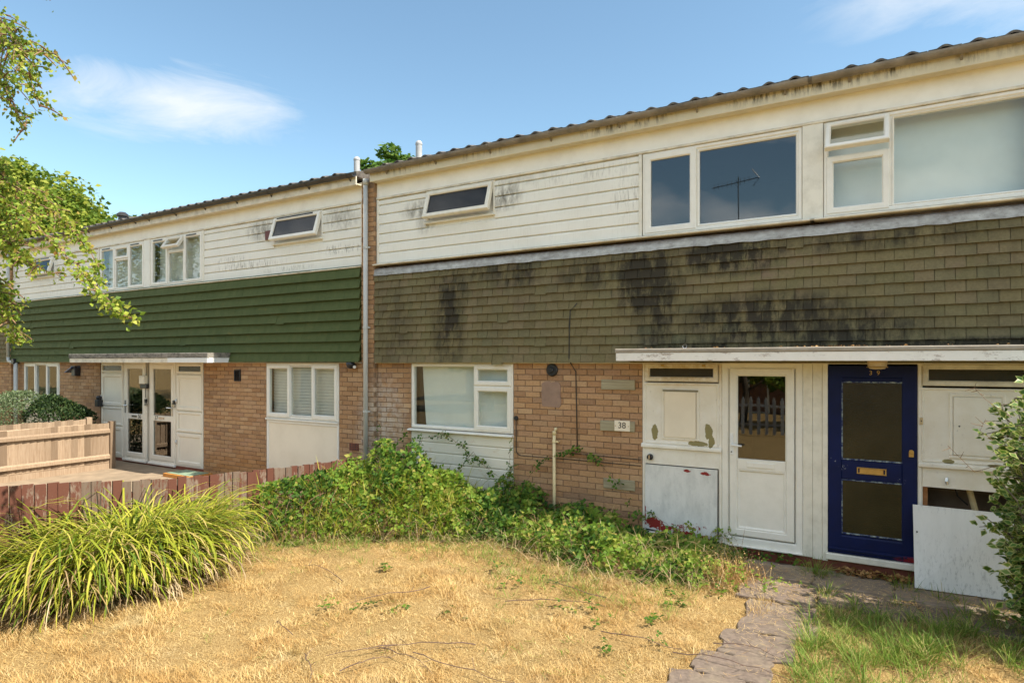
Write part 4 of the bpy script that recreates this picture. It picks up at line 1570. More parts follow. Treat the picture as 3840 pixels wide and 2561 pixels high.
sp_ = MB().add([(-15.92, -.16, 2.08), (-15.92, -.02, 2.08), (-16.22, -.02, 1.96), (-16.22, -.16, 1.96), (-15.92, -.16, 2.06), (-15.92, -.02, 2.06), (-16.22, -.02, 1.94), (-16.22, -.16, 1.94)],
               [(0, 1, 2, 3), (7, 6, 5, 4), (0, 4, 5, 1), (1, 5, 6, 2), (2, 6, 7, 3), (3, 7, 4, 0)])
sp_.build('solar_panel', 'solar_blue', lm)
lm = empty('security_camera', (-7.35, -.08, 2.13), 'black dome camera under the green tiles beside the downpipe', 'camera')
MB().lathe((-7.36, -.07), [(.07, 2.185), (.07, 2.14), (.055, 2.10), (.02, 2.085)], 14).build('dome', 'black_plastic', lm, smooth=True)
MB().tube([(-7.30, -.05, 2.12), (-7.26, -.09, 2.11)], .025, 8).build('lens', 'white_plastic', lm)
lm = empty('door_intercom', (-13.2, -.05, 1.64), 'grey and black meter box between doors 36 and 37 with its wire', 'intercom')
bx('cover', 'upvc_old', lm, -13.31, -13.12, -.09, -.015, 1.74, 1.91, ch=.01)
bx('base', 'black_plastic', lm, -13.31, -13.07, -.07, -.013, 1.65, 1.738, ch=.01)
MB().tube([(-13.15, -.03, 2.17), (-13.15, -.03, 1.90)], .007, 6).tube([(-13.17, -.03, 1.65), (-13.17, -.03, 1.45)], .007, 6).build('wire', 'cable', lm)
for x, lab in ((-13.16, 'black video doorbell on the post below the meter box'), (-12.175, 'black video doorbell between the glazed door 37 and its cupboard')):
    b = empty('doorbell', (x, -.02, 1.3), lab, 'doorbell')
    bx('body', 'black_plastic', b, x - .028, x + .028, -.05, -.014, 1.36, 1.43, ch=.006)
    bx('button_plate', 'chrome', b, x - .026, x + .026, -.048, -.014, 1.295, 1.358, ch=.006)
b = empty('doorbell', (.21, -.02, 1.6), 'small white doorbell push on the frame right of the blue door', 'doorbell')
bx('body', 'lamp_amber', b, .198, .226, -.022, -.0085, 1.585, 1.655, ch=.005)
MB().disc((.212, 1.622), .006, -.026, -.021, 8, .002).build('button', 'black_plastic', b)
b = empty('wall_tap_box', (-14.85, -.05, 1.2), 'black box on the brick wall at the left edge of the cupboard by door 36', 'meter box')
bx('body', 'black_plastic', b, -14.99, -14.85, -.12, .0, 1.22, 1.36, ch=.01)
MB().lathe((-14.92, -.06), [(.05, 1.361), (.06, 1.41), (.04, 1.45)], 12).build('cap', 'black_plastic', b)

# white board leaning across the open cupboard of 39
lb = MB()
x0, x1 = .148, .925
yb, yt = (-.255, -.140), (-.075, -.05)      # foot a little out from the wall, twisted
v8 = [(x0 + .004, yb[0], .062), (x1, yb[1] - .06, .060), (x1 - .012, yt[1] - .03, .812), (x0 - .008, yt[0], .812)]
v8 += [(x, y + .014, z) for x, y, z in v8]
lb.add(v8, [(0, 1, 2, 3), (7, 6, 5, 4), (0, 4, 5, 1), (1, 5, 6, 2), (2, 6, 7, 3), (3, 7, 4, 0)])
L = empty('loose_board', (.53, -.2, .06), 'large white cupboard board standing loose against the open meter cupboard', 'board')
lb.build('sheet', 'ply_white', L)
MB().disc((.172, .57), .008, -.158, -.148, 8, .002).build('screw_hole', 'black_plastic', L)

# low wooden step with a green top by door 37
s_ = empty('low_step', (-11.15, -.35, .085), 'low orange wooden step with green top in front of the left cupboard', 'step')
bx('frame', 'step_orange', s_, -11.55, -10.75, -.62, -.16, .086, .15)
bx('top', 'mat_green', s_, -11.50, -10.80, -.58, -.20, .151, .158)


# ------------------------------------------------------------------ fences
def picket_fence():
    F = empty('picket_fence', (-7.05, -3, 0), 'low fence of peeling red pickets running out from the downpipe', 'fence')
    rr = random.Random(21)
    tops = [(-6.6, 1.10), (-4.78, 1.06), (-4.35, 1.01), (-3.3, .89), (-2.58, .835), (-1.88, .79), (-1.22, .77), (-.3, .72)]
    ys = np.array([t[0] for t in tops])
    zs = np.array([t[1] for t in tops])
    y = -.32
    while y > -6.3:
        zt = float(np.interp(y, ys, zs)) + rr.uniform(-.012, .012)
        w = rr.uniform(.096, .1005)
        m = MB()
        tilt = rr.uniform(-.012, .012)
        dx_ = rr.uniform(-.008, .004)
        vs = []
        for x in (-7.062 + dx_, -7.042 + dx_):
            vs += [(x, y - w / 2, -.05), (x, y + w / 2, -.05), (x, y + w / 2 + tilt, zt - rr.uniform(0, .012)), (x, y - w / 2 + tilt, zt)]
        m.add(vs, [(3, 2, 1, 0), (4, 5, 6, 7), (0, 1, 5, 4), (2, 3, 7, 6), (1, 2, 6, 5), (0, 4, 7, 3)])
        m.build('picket', 'fence_red', F)
        y -= .101
    for z in (.25, .62):
        m = MB()
        m.add([(-7.11, -.3, z), (-7.064, -.3, z), (-7.064, -.3, z + .06), (-7.11, -.3, z + .06), (-7.11, -6.3, z + .2), (-7.064, -6.3, z + .2), (-7.064, -6.3, z + .26), (-7.11, -6.3, z + .26)],
              [(0, 1, 2, 3), (7, 6, 5, 4), (0, 4, 5, 1), (1, 5, 6, 2), (2, 6, 7, 3), (3, 7, 4, 0)])
        m.build('rail', 'fence_red', F)


picket_fence()


def board_fence(x, y0, y1, top, label, post=True):
    F = empty('board_fence', (x, (y0 + y1) / 2, 0), label, 'fence')
    rr = random.Random(int(abs(x) * 10))
    y = y0 - .05
    while y > y1:
        m = MB()
        zt = top + rr.uniform(-.012, .008)
        m.add([(x - .014, y, .2), (x + .008, y, .2), (x + .008, y, zt), (x - .014, y, zt), (x - .014, y - .107, .2), (x - .011, y - .107, .2), (x - .011, y - .107, zt - .004), (x - .014, y - .107, zt - .004)],
              [(0, 1, 2, 3), (7, 6, 5, 4), (0, 4, 5, 1), (1, 5, 6, 2), (2, 6, 7, 3), (3, 7, 4, 0)])
        m.build('board', 'fence_pine', F)
        y -= .113
    for z in (.29, top - .19):
        MB().add([(x + .009, y0 - .05, z), (x + .05, y0 - .05, z), (x + .05, y0 - .05, z + .055), (x + .009, y0 - .05, z + .085),
                  (x + .009, y1, z), (x + .05, y1, z), (x + .05, y1, z + .055), (x + .009, y1, z + .085)],
                 [(0, 1, 2, 3), (7, 6, 5, 4), (0, 4, 5, 1), (1, 5, 6, 2), (2, 6, 7, 3), (3, 7, 4, 0)]).build('rail', 'fence_pine', F)
    bx('gravel_board', 'fence_pine', F, x - .015, x + .012, y1, y0 - .05, .02, .195)
    bx('post', 'fence_pine', F, x - .05, x + .05, y0 - .048, y0 + .052, 0, top + .03)
    bx('post', 'fence_pine', F, x - .05, x + .05, y1 - .1, y1, 0, top + .03)


board_fence(-13.35, -.60, -4.6, .985, 'close-boarded pine fence with two rails and an end post in front of the doors')
board_fence(-14.12, -.66, -4.6, 1.03, 'second pine board fence just behind the first one, its top edge showing')


# ------------------------------------------------------------------ plants: generators
def ribbons(base, head, L, w, lean, curl, nseg=3, side_twist=0.0, bend=1.0):
    """grass blades and strap leaves: base (n,3), heading, length, width, lean from vertical, added bend"""
    n = len(base)
    base = np.asarray(base, float)
    pts = [base]
    p = base.copy()
    for i in range(nseg):
        a = lean + curl * ((i + .5) / nseg) ** bend
        st = L / nseg
        p = p + np.stack([np.sin(a) * np.cos(head) * st, np.sin(a) * np.sin(head) * st, np.cos(a) * st], 1)
        pts.append(p)
    sx, sy = -np.sin(head + side_twist), np.cos(head + side_twist)
    k = 2 * nseg + 1
    V = np.zeros((n, k, 3))
    for i in range(nseg):
        t = i / nseg
        ww = w * (1 - .55 * t * t) * (.75 if i == 0 else 1) * .5
        off = np.stack([sx * ww, sy * ww, np.zeros(n)], 1)
        V[:, 2 * i] = pts[i] - off
        V[:, 2 * i + 1] = pts[i] + off
    V[:, k - 1] = pts[nseg]
    b = (np.arange(n) * k)[:, None]
    quads = np.concatenate([b + np.array([[2 * i, 2 * i + 1, 2 * i + 3, 2 * i + 2]]) for i in range(nseg - 1)], 0) if nseg > 1 else np.zeros((0, 4), int)
    tris = b + np.array([[k - 3, k - 2, k - 1]])
    return V.reshape(-1, 3), quads, tris


def unit(v):
    return v / np.maximum(np.linalg.norm(v, axis=1, keepdims=True), 1e-9)


def leaves(pos, axis, up, size, ratio=.55, fold=.18):
    """folded leaf blades: 5 points, 2 quads each; point 4 is the midrib"""
    axis = unit(axis)
    side = unit(np.cross(axis, up))
    nrm = np.cross(side, axis)
    s = size[:, None]
    V = np.zeros((len(pos), 5, 3))
    V[:, 0] = pos
    V[:, 1] = pos + axis * s * .45 + side * s * ratio * .5 + nrm * s * fold * .5
    V[:, 2] = pos + axis * s - nrm * s * .10
    V[:, 3] = pos + axis * s * .45 - side * s * ratio * .5 + nrm * s * fold * .5
    V[:, 4] = pos + axis * s * .5
    b = (np.arange(len(pos)) * 5)[:, None]
    q = np.concatenate([b + np.array([[0, 4, 2, 1]]), b + np.array([[0, 3, 2, 4]])], 0)
    return V.reshape(-1, 3), q, np.zeros((0, 3), int)


def trifoliate(pos, axis, up, size):
    axis = unit(axis)
    side = unit(np.cross(axis, up))
    P, A, U, S = [], [], [], []
    for k, (f, sd_, sc) in enumerate(((1.0, 0.0, 1.0), (.25, 1.0, .82), (.25, -1.0, .82))):
        a = unit(axis * f + side * sd_)
        P.append(pos + a * size[:, None] * .12)
        A.append(a)
        U.append(up)
        S.append(size * sc)
    return leaves(np.concatenate(P), np.concatenate(A), np.concatenate(U), np.concatenate(S), .74, .16)


def rdir(n, zmin=-1.0, zmax=1.0):
    z = rng.uniform(zmin, zmax, n)
    a = rng.uniform(0, 2 * np.pi, n)
    r = np.sqrt(1 - z * z)
    return np.stack([r * np.cos(a), r * np.sin(a), z], 1)


def merge(parts):
    V, Q, T = [], [], []
    n = 0
    for v, q, t in parts:
        V.append(v)
        Q.append(np.asarray(q).reshape(-1, 4) + n)
        T.append(np.asarray(t).reshape(-1, 3) + n)
        n += len(v)
    return np.concatenate(V), np.concatenate(Q), np.concatenate(T)


def stuffpart(name, data, mat, parent):
    o = np_mesh(name, *data, mat, parent, smooth=False)
    return tag(o, kind='stuff')


def canes(name, lines, radius, mat, parent, sides=4):
    m = MB()
    for pts in lines:
        k = len(pts)
        m.tube(pts, [radius * (1 - .6 * i / (k - 1)) for i in range(k)], sides, False)
    return tag(m.build(name, mat, parent, fix=False), kind='stuff')


# ------------------------------------------------------------------ the lawn
def on_path(x, y):
    c0 = -.84 + (y + 1.5) * .17
    return (np.abs(x - c0) < .215 + .30 * (vnoise(x, y, 3.3, 7) - .5)) & (y < -.6) & (y > -3.9)


def in_bramble(x, y):
    return y > np.interp(x, BR_X, BR_F) - .1


BR_X = np.array([-7.4, -7.0, -6.6, -5.65, -4.8, -4.1, -3.15, -2.5, -1.7, -1.35])
BR_F = np.array([-3.4, -3.25, -2.5, -1.6, -1.05, -.8, -1.15, -1.28, -1.05, -.6])
BR_H = np.array([.62, .70, .84, .94, .56, .44, .42, .32, .15, .08])

n = 470000
x = rng.uniform(-7.0, 2.6, n)
y = rng.uniform(-6.0, -.62, n)
keep = ~on_path(x, y)
d2 = np.hypot(x - CAM.x, y - CAM.y)
keep &= d2 > 2.4
cx, cy = -math.sin(R(30.964)), math.cos(R(30.964))
zz = (x - CAM.x) * cx + (y - CAM.y) * cy
xx = (x - CAM.x) * cy - (y - CAM.y) * cx
keep &= (zz > 3.2) & (np.abs(xx / np.maximum(zz, .1)) < .98)
keep &= rng.random(n) < np.clip(1.0 - (d2 - 5) * .10, .35, 1)
edge = (x > -2.1) & (y > -1.0)
keep &= ~(edge & (rng.random(n) < .8))
x, y = x[keep], y[keep]
n = len(x)
z = ground_z(x, y)
tuft = vnoise(x, y, 4.5, 9)
flow = vnoise(x, y, 1.6, 4) * 9 + vnoise(x, y, 6, 5) * 5
bare = vnoise(x, y, 2.3, 21) * .55 + vnoise(x, y, 9.0, 22) * .45
L = rng.uniform(.025, .085, n) * (.45 + 1.1 * tuft) * np.where(bare < .36, .5, 1)
lean = np.clip(rng.normal(1.25, .28, n) - (tuft > .62) * .4, .10, 1.52)
data = ribbons(np.stack([x, y, z - .004], 1), flow + rng.normal(0, 2.0, n), L, rng.uniform(.0022, .0048, n), lean, rng.uniform(-.1, .45, n), 2, rng.normal(0, .8, n))
lawn = stuffpart('dry_lawn', data, 'straw', None)
tag(lawn, 'straw coloured parched lawn grass', 'grass')


def tufts(centres, per, Lr, wr, spread, lean_r, curl_r, nseg=3):
    out = []
    for (tx, ty, sc) in centres:
        k = int(per * sc)
        r_ = np.abs(rng.normal(0, spread * sc, k))
        a = rng.uniform(0, 2 * np.pi, k)
        bx_, by = tx + r_ * np.cos(a), ty + r_ * np.sin(a)
        base = np.stack([bx_, by, ground_z(bx_, by) + .02], 1)
        out.append(ribbons(base, a + rng.normal(0, .7, k), rng.uniform(*Lr, k) * sc, rng.uniform(*wr, k), rng.uniform(*lean_r, k), rng.uniform(*curl_r, k), nseg, rng.normal(0, .5, k)))
    return merge(out)


# green grass to the right of the path and along the apron
cs = []
for i in range(420):
    tx, ty = rng.uniform(-.75, 2.2), rng.uniform(-3.6, -.55)
    if on_path(np.array(tx), np.array(ty)) or rng.random() > .10 + 1.5 * max(0, vnoise(tx, ty, 1.7, 6) - .42):
        continue
    cs.append((tx, ty, rng.uniform(.5, 1.0)))
for i in range(46):
    cs.append((rng.uniform(-.62, .1), rng.uniform(-2.9, -1.15), rng.uniform(.7, 1.1)))
for i in range(40):
    cs.append((rng.uniform(.1, 1.2), rng.uniform(-1.9, -.85), rng.uniform(.7, 1.2)))
cs += [(-.70, -.16, 1.3), (-.66, -.28, 1.2), (-.75, -.3, 1.0), (-.58, -.22, .9), (-.4, -.1, .7), (-.2, -.12, .7), (.02, -.18, .9), (.10, -.30, 1.0), (.35, -.42, .9), (.5, -.46, .8)]
g_ = stuffpart('green_grass', tufts(cs, 46, (.09, .24), (.0035, .0065), .055, (.15, .9), (.2, 1.3)), 'grass_green', None)
tag(g_, 'fresh green grass tufts beside the path and in front of the blue door', 'grass')
# sparse green shoots in the straw and a dull green fringe before the brambles
cs = []
for i in range(560):
    tx = rng.uniform(-6.6, -1.5)
    f_ = np.interp(tx, BR_X, BR_F)
    ty = f_ - abs(rng.normal(0, .55))
    cs.append((tx, ty, rng.uniform(.4, .9)))
for i in range(60):
    cs.append((rng.uniform(-6, -1.4), rng.uniform(-4.8, -1.8), rng.uniform(.3, .6)))
g2_ = stuffpart('weedy_grass', tufts(cs, 16, (.05, .17), (.003, .006), .07, (.4, 1.35), (.0, .8)), 'grass_green', None)
tag(g2_, 'sparse weedy green grass in the straw before the brambles', 'grass')
# broad leaved seedlings on the lawn
sp_ = []
for (tx, ty) in [(-4.3, -3.35), (-4.0, -3.2), (-3.75, -3.15), (-3.3, -2.95), (-2.5, -2.35), (-2.3, -2.2), (-2.15, -2.5), (-1.75, -1.55), (-1.65, -1.75), (-1.9, -2.9), (-1.55, -2.6), (-1.75, -2.2), (-3.2, -2.0), (-4.6, -2.3), (-3.6, -1.7), (-2.9, -1.8), (-1.5, -1.3), (-1.35, -1.15)]:
    k = rng.integers(4, 9)
    p = np.stack([tx + rng.normal(0, .05, k), ty + rng.normal(0, .05, k), .02 + rng.uniform(0, .07, k)], 1)
    sp_.append(trifoliate(p, rdir(k, -.1, .4), np.tile([0, 0, 1.], (k, 1)) + rng.normal(0, .3, (k, 3)), rng.uniform(.035, .06, k)))
tag(stuffpart('seedlings', merge(sp_), 'bramble_leaf', None), 'small bramble seedlings scattered over the straw lawn', 'weeds')

# loose straw blown over the slabs
k = 5200
sx_, sy_ = rng.uniform(-1.6, 1.2, k), -.25 - np.abs(rng.normal(0, 1.2, k))
ok = on_path(sx_, sy_) | (sy_ > -1.1)
sx_, sy_ = sx_[ok], sy_[ok]
k = len(sx_)
tag(stuffpart('loose_straw', ribbons(np.stack([sx_, sy_, np.where(sy_ > -.62, .068, .038)], 1), rng.uniform(0, 6.28, k), rng.uniform(.03, .09, k), rng.uniform(.002, .004, k), rng.uniform(1.4, 1.56, k), rng.uniform(-.05, .1, k), 2), 'straw', None), 'loose straw blown over the path slabs', 'straw')

# dry bramble canes lying on the lawn
for i in range(15):
    tx, ty = [( -3.9, -3.9), (-3.2, -3.75), (-3.4, -4.15), (-2.9, -3.4), (-2.6, -3.2), (-2.2, -2.9), (-1.7, -2.5), (-1.45, -2.35), (-2.0, -3.3), (-4.6, -2.9), (-3.9, -2.7), (-3.0, -2.6), (-2.5, -2.05)][i % 13]
    tx += rng.normal(0, .25)
    ty += rng.normal(0, .2)
    a = rng.uniform(-.5, 1.2) + (math.pi if rng.random() < .5 else 0)
    l_ = rng.uniform(.35, .95)
    b_ = rng.uniform(-.25, .25)
    pts = []
    for k in range(9):
        t = k / 8
        aa = a + b_ * t + rng.normal(0, .16)
        tx += math.cos(aa) * l_ / 8
        ty += math.sin(aa) * l_ / 8
        pts.append((tx, ty, float(ground_z(tx, ty)) + .035 + .03 * math.sin(t * 3.1) + rng.normal(0, .004)))
    m_ = MB().tube(pts, [.0046 * (1 - .6 * k / 8) for k in range(9)], 4)
    for k in (2, 5, 7):
        q = Vector(pts[k])
        m_.tube([q, q + Vector((rng.normal(0, .05), rng.normal(0, .05), .03))], .002, 3)
    tag(m_.build('dry_cane', 'twig', fix=False), 'thin dry bramble cane lying on the straw lawn', 'twig', 'dry canes strewn over the lawn')


# ------------------------------------------------------------------ brambles along the wall
def bramble_points(n, x0, x1, depth=.16):
    x = rng.uniform(x0, x1, n)
    f = np.interp(x, BR_X, BR_F)
    s = rng.uniform(0, 1.06, n) ** .8
    y = f * s - .02
    hw = np.interp(x, BR_X, BR_H)
    h = hw * np.sqrt(np.clip(1 - np.clip(s, 0, 1) ** 2.4, 0, 1)) * (.28 + .85 * vnoise(x, y, 2.6, 2) + .42 * vnoise(x, y, 6.5, 12)) + .03
    h *= np.where(x < -4.6, .66 + .40 * np.exp(-((s - .5) / .3) ** 2), 1)
    h = np.where(x < -6.3, np.minimum(h * 1.15, .58 + .16 * np.clip((x + 7) / .7, 0, 1) + .06 * vnoise(x, y, 5, 30)), h)
    z = h - np.abs(rng.normal(0, depth * 1.3, n)) * np.clip(h, .1, .6)
    out = np.stack([np.zeros(n), -.35 - .9 * s, .75 - .3 * s], 1)
    return np.stack([x, y, np.maximum(z, .02)], 1), unit(out)


def bramble(name, x0, x1, n_leaf, label):
    B = empty(name, ((x0 + x1) / 2, -.7, 0), label, 'brambles')
    p, o = bramble_points(n_leaf, x0, x1)
    ax = unit(rdir(n_leaf, -.5, .25) + o * .5)
    up = unit(o + rng.normal(0, .38, (n_leaf, 3)))
    sel = vnoise(p[:, 0], p[:, 1], 2.2, 8) + rng.normal(0, .14, n_leaf) > .50
    for nm, mk_, mat in (('leaves', ~sel, 'bramble_leaf'), ('pale_leaves', sel, 'bramble_light')):
        q = np.where(mk_)[0]
        stuffpart(nm, trifoliate(p[q], ax[q], up[q], rng.uniform(.030, .088, len(q))), mat, B)
    lines = []
    for i in range(int((x1 - x0) * 26)):
        q, oo = bramble_points(1, x0, x1, .3)
        q = q[0]
        d = rdir(1, -.2, .6)[0] * rng.uniform(.2, .5)
        d[1] -= .15
        pts = [(q[0] + d[0] * t, min(q[1] + d[1] * t, -.02), max(.02, q[2] * (1 - .15 * t) + d[2] * t * .6 - .25 * t * t * .6)) for t in np.linspace(0, 1, 6)]
        lines.append(pts)
    canes('canes', lines, .0042, 'cane_brown', B)
    return B


B1 = bramble('bramble_mound', -7.0, -4.35, 4300, 'tall bramble mound growing over the red pickets below the downpipe')
B2 = bramble('bramble_patch', -4.35, -1.4, 3000, 'low dark green bramble patch along the wall below the number plaque')
# grass stalks that grow through the mound
p, o = bramble_points(1500, -7.0, -4.7)
keep = (p[:, 0] > -6.4) | (rng.random(1500) < .3)
p = p[keep]
k = len(p)
p[:, 2] *= .55
stuffpart('grass_stalks', ribbons(p, rng.uniform(0, 6.28, k), rng.uniform(.30, .66, k), rng.uniform(.006, .012, k), rng.uniform(.05, .6, k), rng.uniform(.4, 2.0, k), 5), 'strap_leaf', B1)
p, o = bramble_points(1100, -7.0, -4.3)
k = len(p)
p[:, 2] *= .5
stuffpart('dead_stalks', ribbons(p, rng.uniform(0, 6.28, k), rng.uniform(.2, .5, k), rng.uniform(.003, .006, k), rng.uniform(.2, .9, k), rng.uniform(.4, 1.8, k), 4), 'strap_dead', B1)


for (xa_, xb_, BB, kk_) in ((-6.9, -4.35, B1, 1500), (-4.35, -1.4, B2, 1700)):
    x_ = rng.uniform(xa_, xb_, kk_)
    f_ = np.interp(x_, BR_X, BR_F)
    y_ = f_ + rng.normal(.08, .20, kk_)
    z_ = np.clip((y_ - f_) * .7, 0, .3) * rng.uniform(.3, 1, kk_) + .02
    stuffpart('dry_thatch', ribbons(np.stack([x_, y_, z_], 1), rng.uniform(0, 6.28, kk_), rng.uniform(.10, .34, kk_), rng.uniform(.003, .007, kk_), rng.uniform(.5, 1.5, kk_), rng.uniform(.0, 1.0, kk_), 3), 'strap_dead', BB)
p, o = bramble_points(420, -4.35, -1.45)
p[:, 2] *= .7
stuffpart('dead_stalks', ribbons(p, rng.uniform(0, 6.28, 420), rng.uniform(.12, .36, 420), rng.uniform(.003, .006, 420), rng.uniform(.2, 1.1, 420), rng.uniform(.2, 1.2, 420), 3), 'dry_weed', B2)


def vine(parent, pts, per_m, mat='bramble_leaf', size=(.035, .065), rad=.004):
    pts = [Vector(q) for q in pts]
    fine = []
    for a, b in zip(pts[:-1], pts[1:]):
        for t in np.linspace(0, 1, 8, endpoint=False):
            fine.append(a.lerp(b, t) + Vector(rng.normal(0, .008, 3)))
    fine.append(pts[-1])
    canes('vine_stem', [[tuple(q) for q in fine]], rad, 'cane_brown', parent)
    tot = sum((b - a).length for a, b in zip(pts[:-1], pts[1:]))
    k = int(tot * per_m)
    idx = rng.integers(0, len(fine), k)
    P_ = np.array([tuple(fine[i]) for i in idx]) + rng.normal(0, .022, (k, 3))
    P_[:, 1] = np.minimum(P_[:, 1], -.02)
    ax = unit(rdir(k, -.6, .3) + np.array([0, -.3, 0]))
    up = unit(np.array([0, -.7, .7]) + rng.normal(0, .35, (k, 3)))
    stuffpart('vine_leaves', trifoliate(P_, ax, up, rng.uniform(*size, k)), mat, parent)


vine(B2, [(-4.25, -.25, .35), (-4.1, -.15, .7), (-3.9, -.10, .95), (-3.6, -.09, 1.04), (-3.42, -.07, 1.10)], 26)
vine(B2, [(-3.42, -.07, 1.08), (-3.2, -.07, .98), (-3.0, -.07, .82), (-2.85, -.08, .66), (-2.75, -.1, .5)], 22)
vine(B2, [(-4.45, -.10, .3), (-4.42, -.08, .7), (-4.44, -.07, 1.0), (-4.40, -.07, 1.12)], 22)
vine(B2, [(-4.75, -.15, .3), (-4.6, -.12, .55), (-4.3, -.10, .85)], 30)
vine(B1, [(-5.3, -.2, .55), (-5.0, -.12, .95), (-4.8, -.09, .75), (-4.6, -.09, .65)], 30)
vine(B1, [(-6.0, -.25, .7), (-5.85, -.14, 1.1), (-5.45, -.12, 1.16), (-5.15, -.12, 1.0), (-5.05, -.13, .8)], 36)
vine(B1, [(-6.85, -.25, .7), (-6.80, -.12, 1.05), (-6.72, -.10, 1.3)], 20, size=(.02, .04))
vine(B1, [(-6.25, -.2, .8), (-6.2, -.10, 1.15)], 26)
vine(B2, [(-2.62, -.2, .15), (-2.55, -.06, .42), (-2.42, -.06, .36), (-2.2, -.08, .26)], 20, size=(.02, .04))
vine(B2, [(-1.8, -.2, .1), (-1.68, -.08, .26), (-1.55, -.07, .22)], 26, size=(.02, .038))
for BB, xa_, xb_, kk_ in ((B1, -6.9, -4.5, 16), (B2, -4.3, -1.8, 16)):
    for i in range(kk_):                       # arching shoots that stand out of the mass
        q_, _o = bramble_points(1, xa_, xb_)
        q_ = q_[0]
        a_ = rng.uniform(0, 6.28)
        l_ = rng.uniform(.2, .5)
        c_, s_ = math.cos(a_) * l_, math.sin(a_) * l_ * .7 - .08
        vine(BB, [(q_[0], min(q_[1], -.04), q_[2] * .6), (q_[0] + c_ * .4, min(q_[1] + s_ * .4, -.05), q_[2] + .10), (q_[0] + c_ * .8, min(q_[1] + s_ * .8, -.05), q_[2] + .14), (q_[0] + c_ * 1.1, min(q_[1] + s_ * 1.1, -.05), q_[2] + .04)], 24, 'bramble_light' if i % 3 == 0 else 'bramble_leaf', (.025, .06), .0032)
# rusty dry weeds at the end of the brambles by the white door
k = 420
bx_ = rng.normal(-1.40, .14, k)
by = rng.normal(-.78, .15, k)
W1 = empty('dry_weeds', (-1.4, -.8, 0), 'rusty brown dry weeds beside the path below the white door', 'weeds')
stuffpart('stalks', ribbons(np.stack([bx_, by, np.full(k, .02)], 1), rng.uniform(0, 6.28, k), rng.uniform(.12, .34, k), rng.uniform(.003, .006, k), rng.uniform(.1, .8, k), rng.uniform(.1, 1.1, k), 3), 'dry_weed', W1)
k = 420
P_ = np.stack([rng.normal(-1.42, .2, k), rng.normal(-.82, .2, k), rng.uniform(.04, .30, k)], 1)
stuffpart('seed_heads', leaves(P_, rdir(k), rdir(k, .2, 1), rng.uniform(.010, .028, k), .5), 'dry_weed', W1)
k = 130
P_ = np.stack([rng.normal(-1.45, .28, k), rng.normal(-.9, .2, k), rng.uniform(.03, .22, k)], 1)
stuffpart('leaves', trifoliate(P_, rdir(k, -.3, .4), unit(np.array([0, -.5, .8]) + rng.normal(0, .4, (k, 3))), rng.uniform(.025, .045, k)), 'bramble_light', W1)
# leaf litter under the blue door
k = 170
P_ = np.stack([rng.uniform(-.5, .12, k), rng.uniform(-.16, -.03, k), rng.uniform(.05, .10, k)], 1)
tag(stuffpart('leaf_litter', leaves(P_, rdir(k, -.2, .2), rdir(k, .3, 1), rng.uniform(.03, .07, k), .7, .3), 'leaf_litter', None), 'brown fallen leaves gathered under the blue door', 'dead leaves')
k = 60
P_ = np.stack([rng.uniform(-1.45, -.8, k), rng.uniform(-.13, -.05, k), rng.uniform(.06, .15, k)], 1)
tag(stuffpart('nettle_seedlings', leaves(P_, rdir(k, -.1, .5), rdir(k, .3, 1), rng.uniform(.04, .07, k), .75, .2), 'bramble_leaf', None), 'dark green seedlings in the crack under the white door', 'weeds')

# ------------------------------------------------------------------ strap-leaved clump at the left
IC = empty('strap_leaf_clump', (-6.1, -3.6, 0), 'big yellow green clump of arching strap leaves in front of the red fence', 'plant')


def strap(n, r0, L, lean, curl, w, cx=-6.52, cy=-3.92, rx=.46, ry=.74, bend=1.7):
    r_ = np.sqrt(rng.uniform(r0, 1, n))
    a = rng.uniform(0, 2 * np.pi, n)
    x = cx + rx * r_ * np.cos(a)
    y = cy + ry * r_ * np.sin(a)
    head = np.arctan2((y - cy) / ry, (x - cx) / rx) + rng.normal(0, 1.2, n)
    base = np.stack([x, y, np.full(n, .01)], 1)
    L = rng.uniform(*L, n) * (.72 + .5 * vnoise(x, y, 2.6, 13))
    return ribbons(base, head, L, rng.uniform(*w, n), rng.uniform(*lean, n) * (.3 + .85 * r_), rng.uniform(*curl, n), 8, rng.normal(0, .35, n), bend)


stuffpart('leaves', merge([strap(1600, 0, (.90, 1.45), (.02, .38), (1.7, 3.4), (.010, .026)), strap(1100, .3, (.6, 1.1), (.2, .8), (1.5, 2.9), (.009, .023))]), 'strap_leaf', IC)
stuffpart('shaded_leaves', strap(1300, 0, (.45, .9), (.1, .8), (.6, 1.8), (.014, .024)), 'bramble_leaf', IC)  # inner strap leaves in darker green, shade put into their colour
stuffpart('dead_leaves', merge([strap(1300, .05, (.5, 1.1), (.15, .9), (1.2, 2.8), (.009, .017)), strap(1100, .5, (.3, .75), (.7, 1.45), (.4, 1.3), (.007, .014), bend=1.0), strap(300, .8, (.25, .6), (1.2, 1.5), (.0, .3), (.007, .013), bend=1.0)]), 'strap_dead', IC)
for i in range(46):                                   # the long leaves that stand out in front
    d = strap(1, .6, (.8, 1.2), (.15, .6), (1.3, 2.6), (.024, .034))
    np_mesh('leaf', *d, 'strap_leaf', IC, smooth=False)


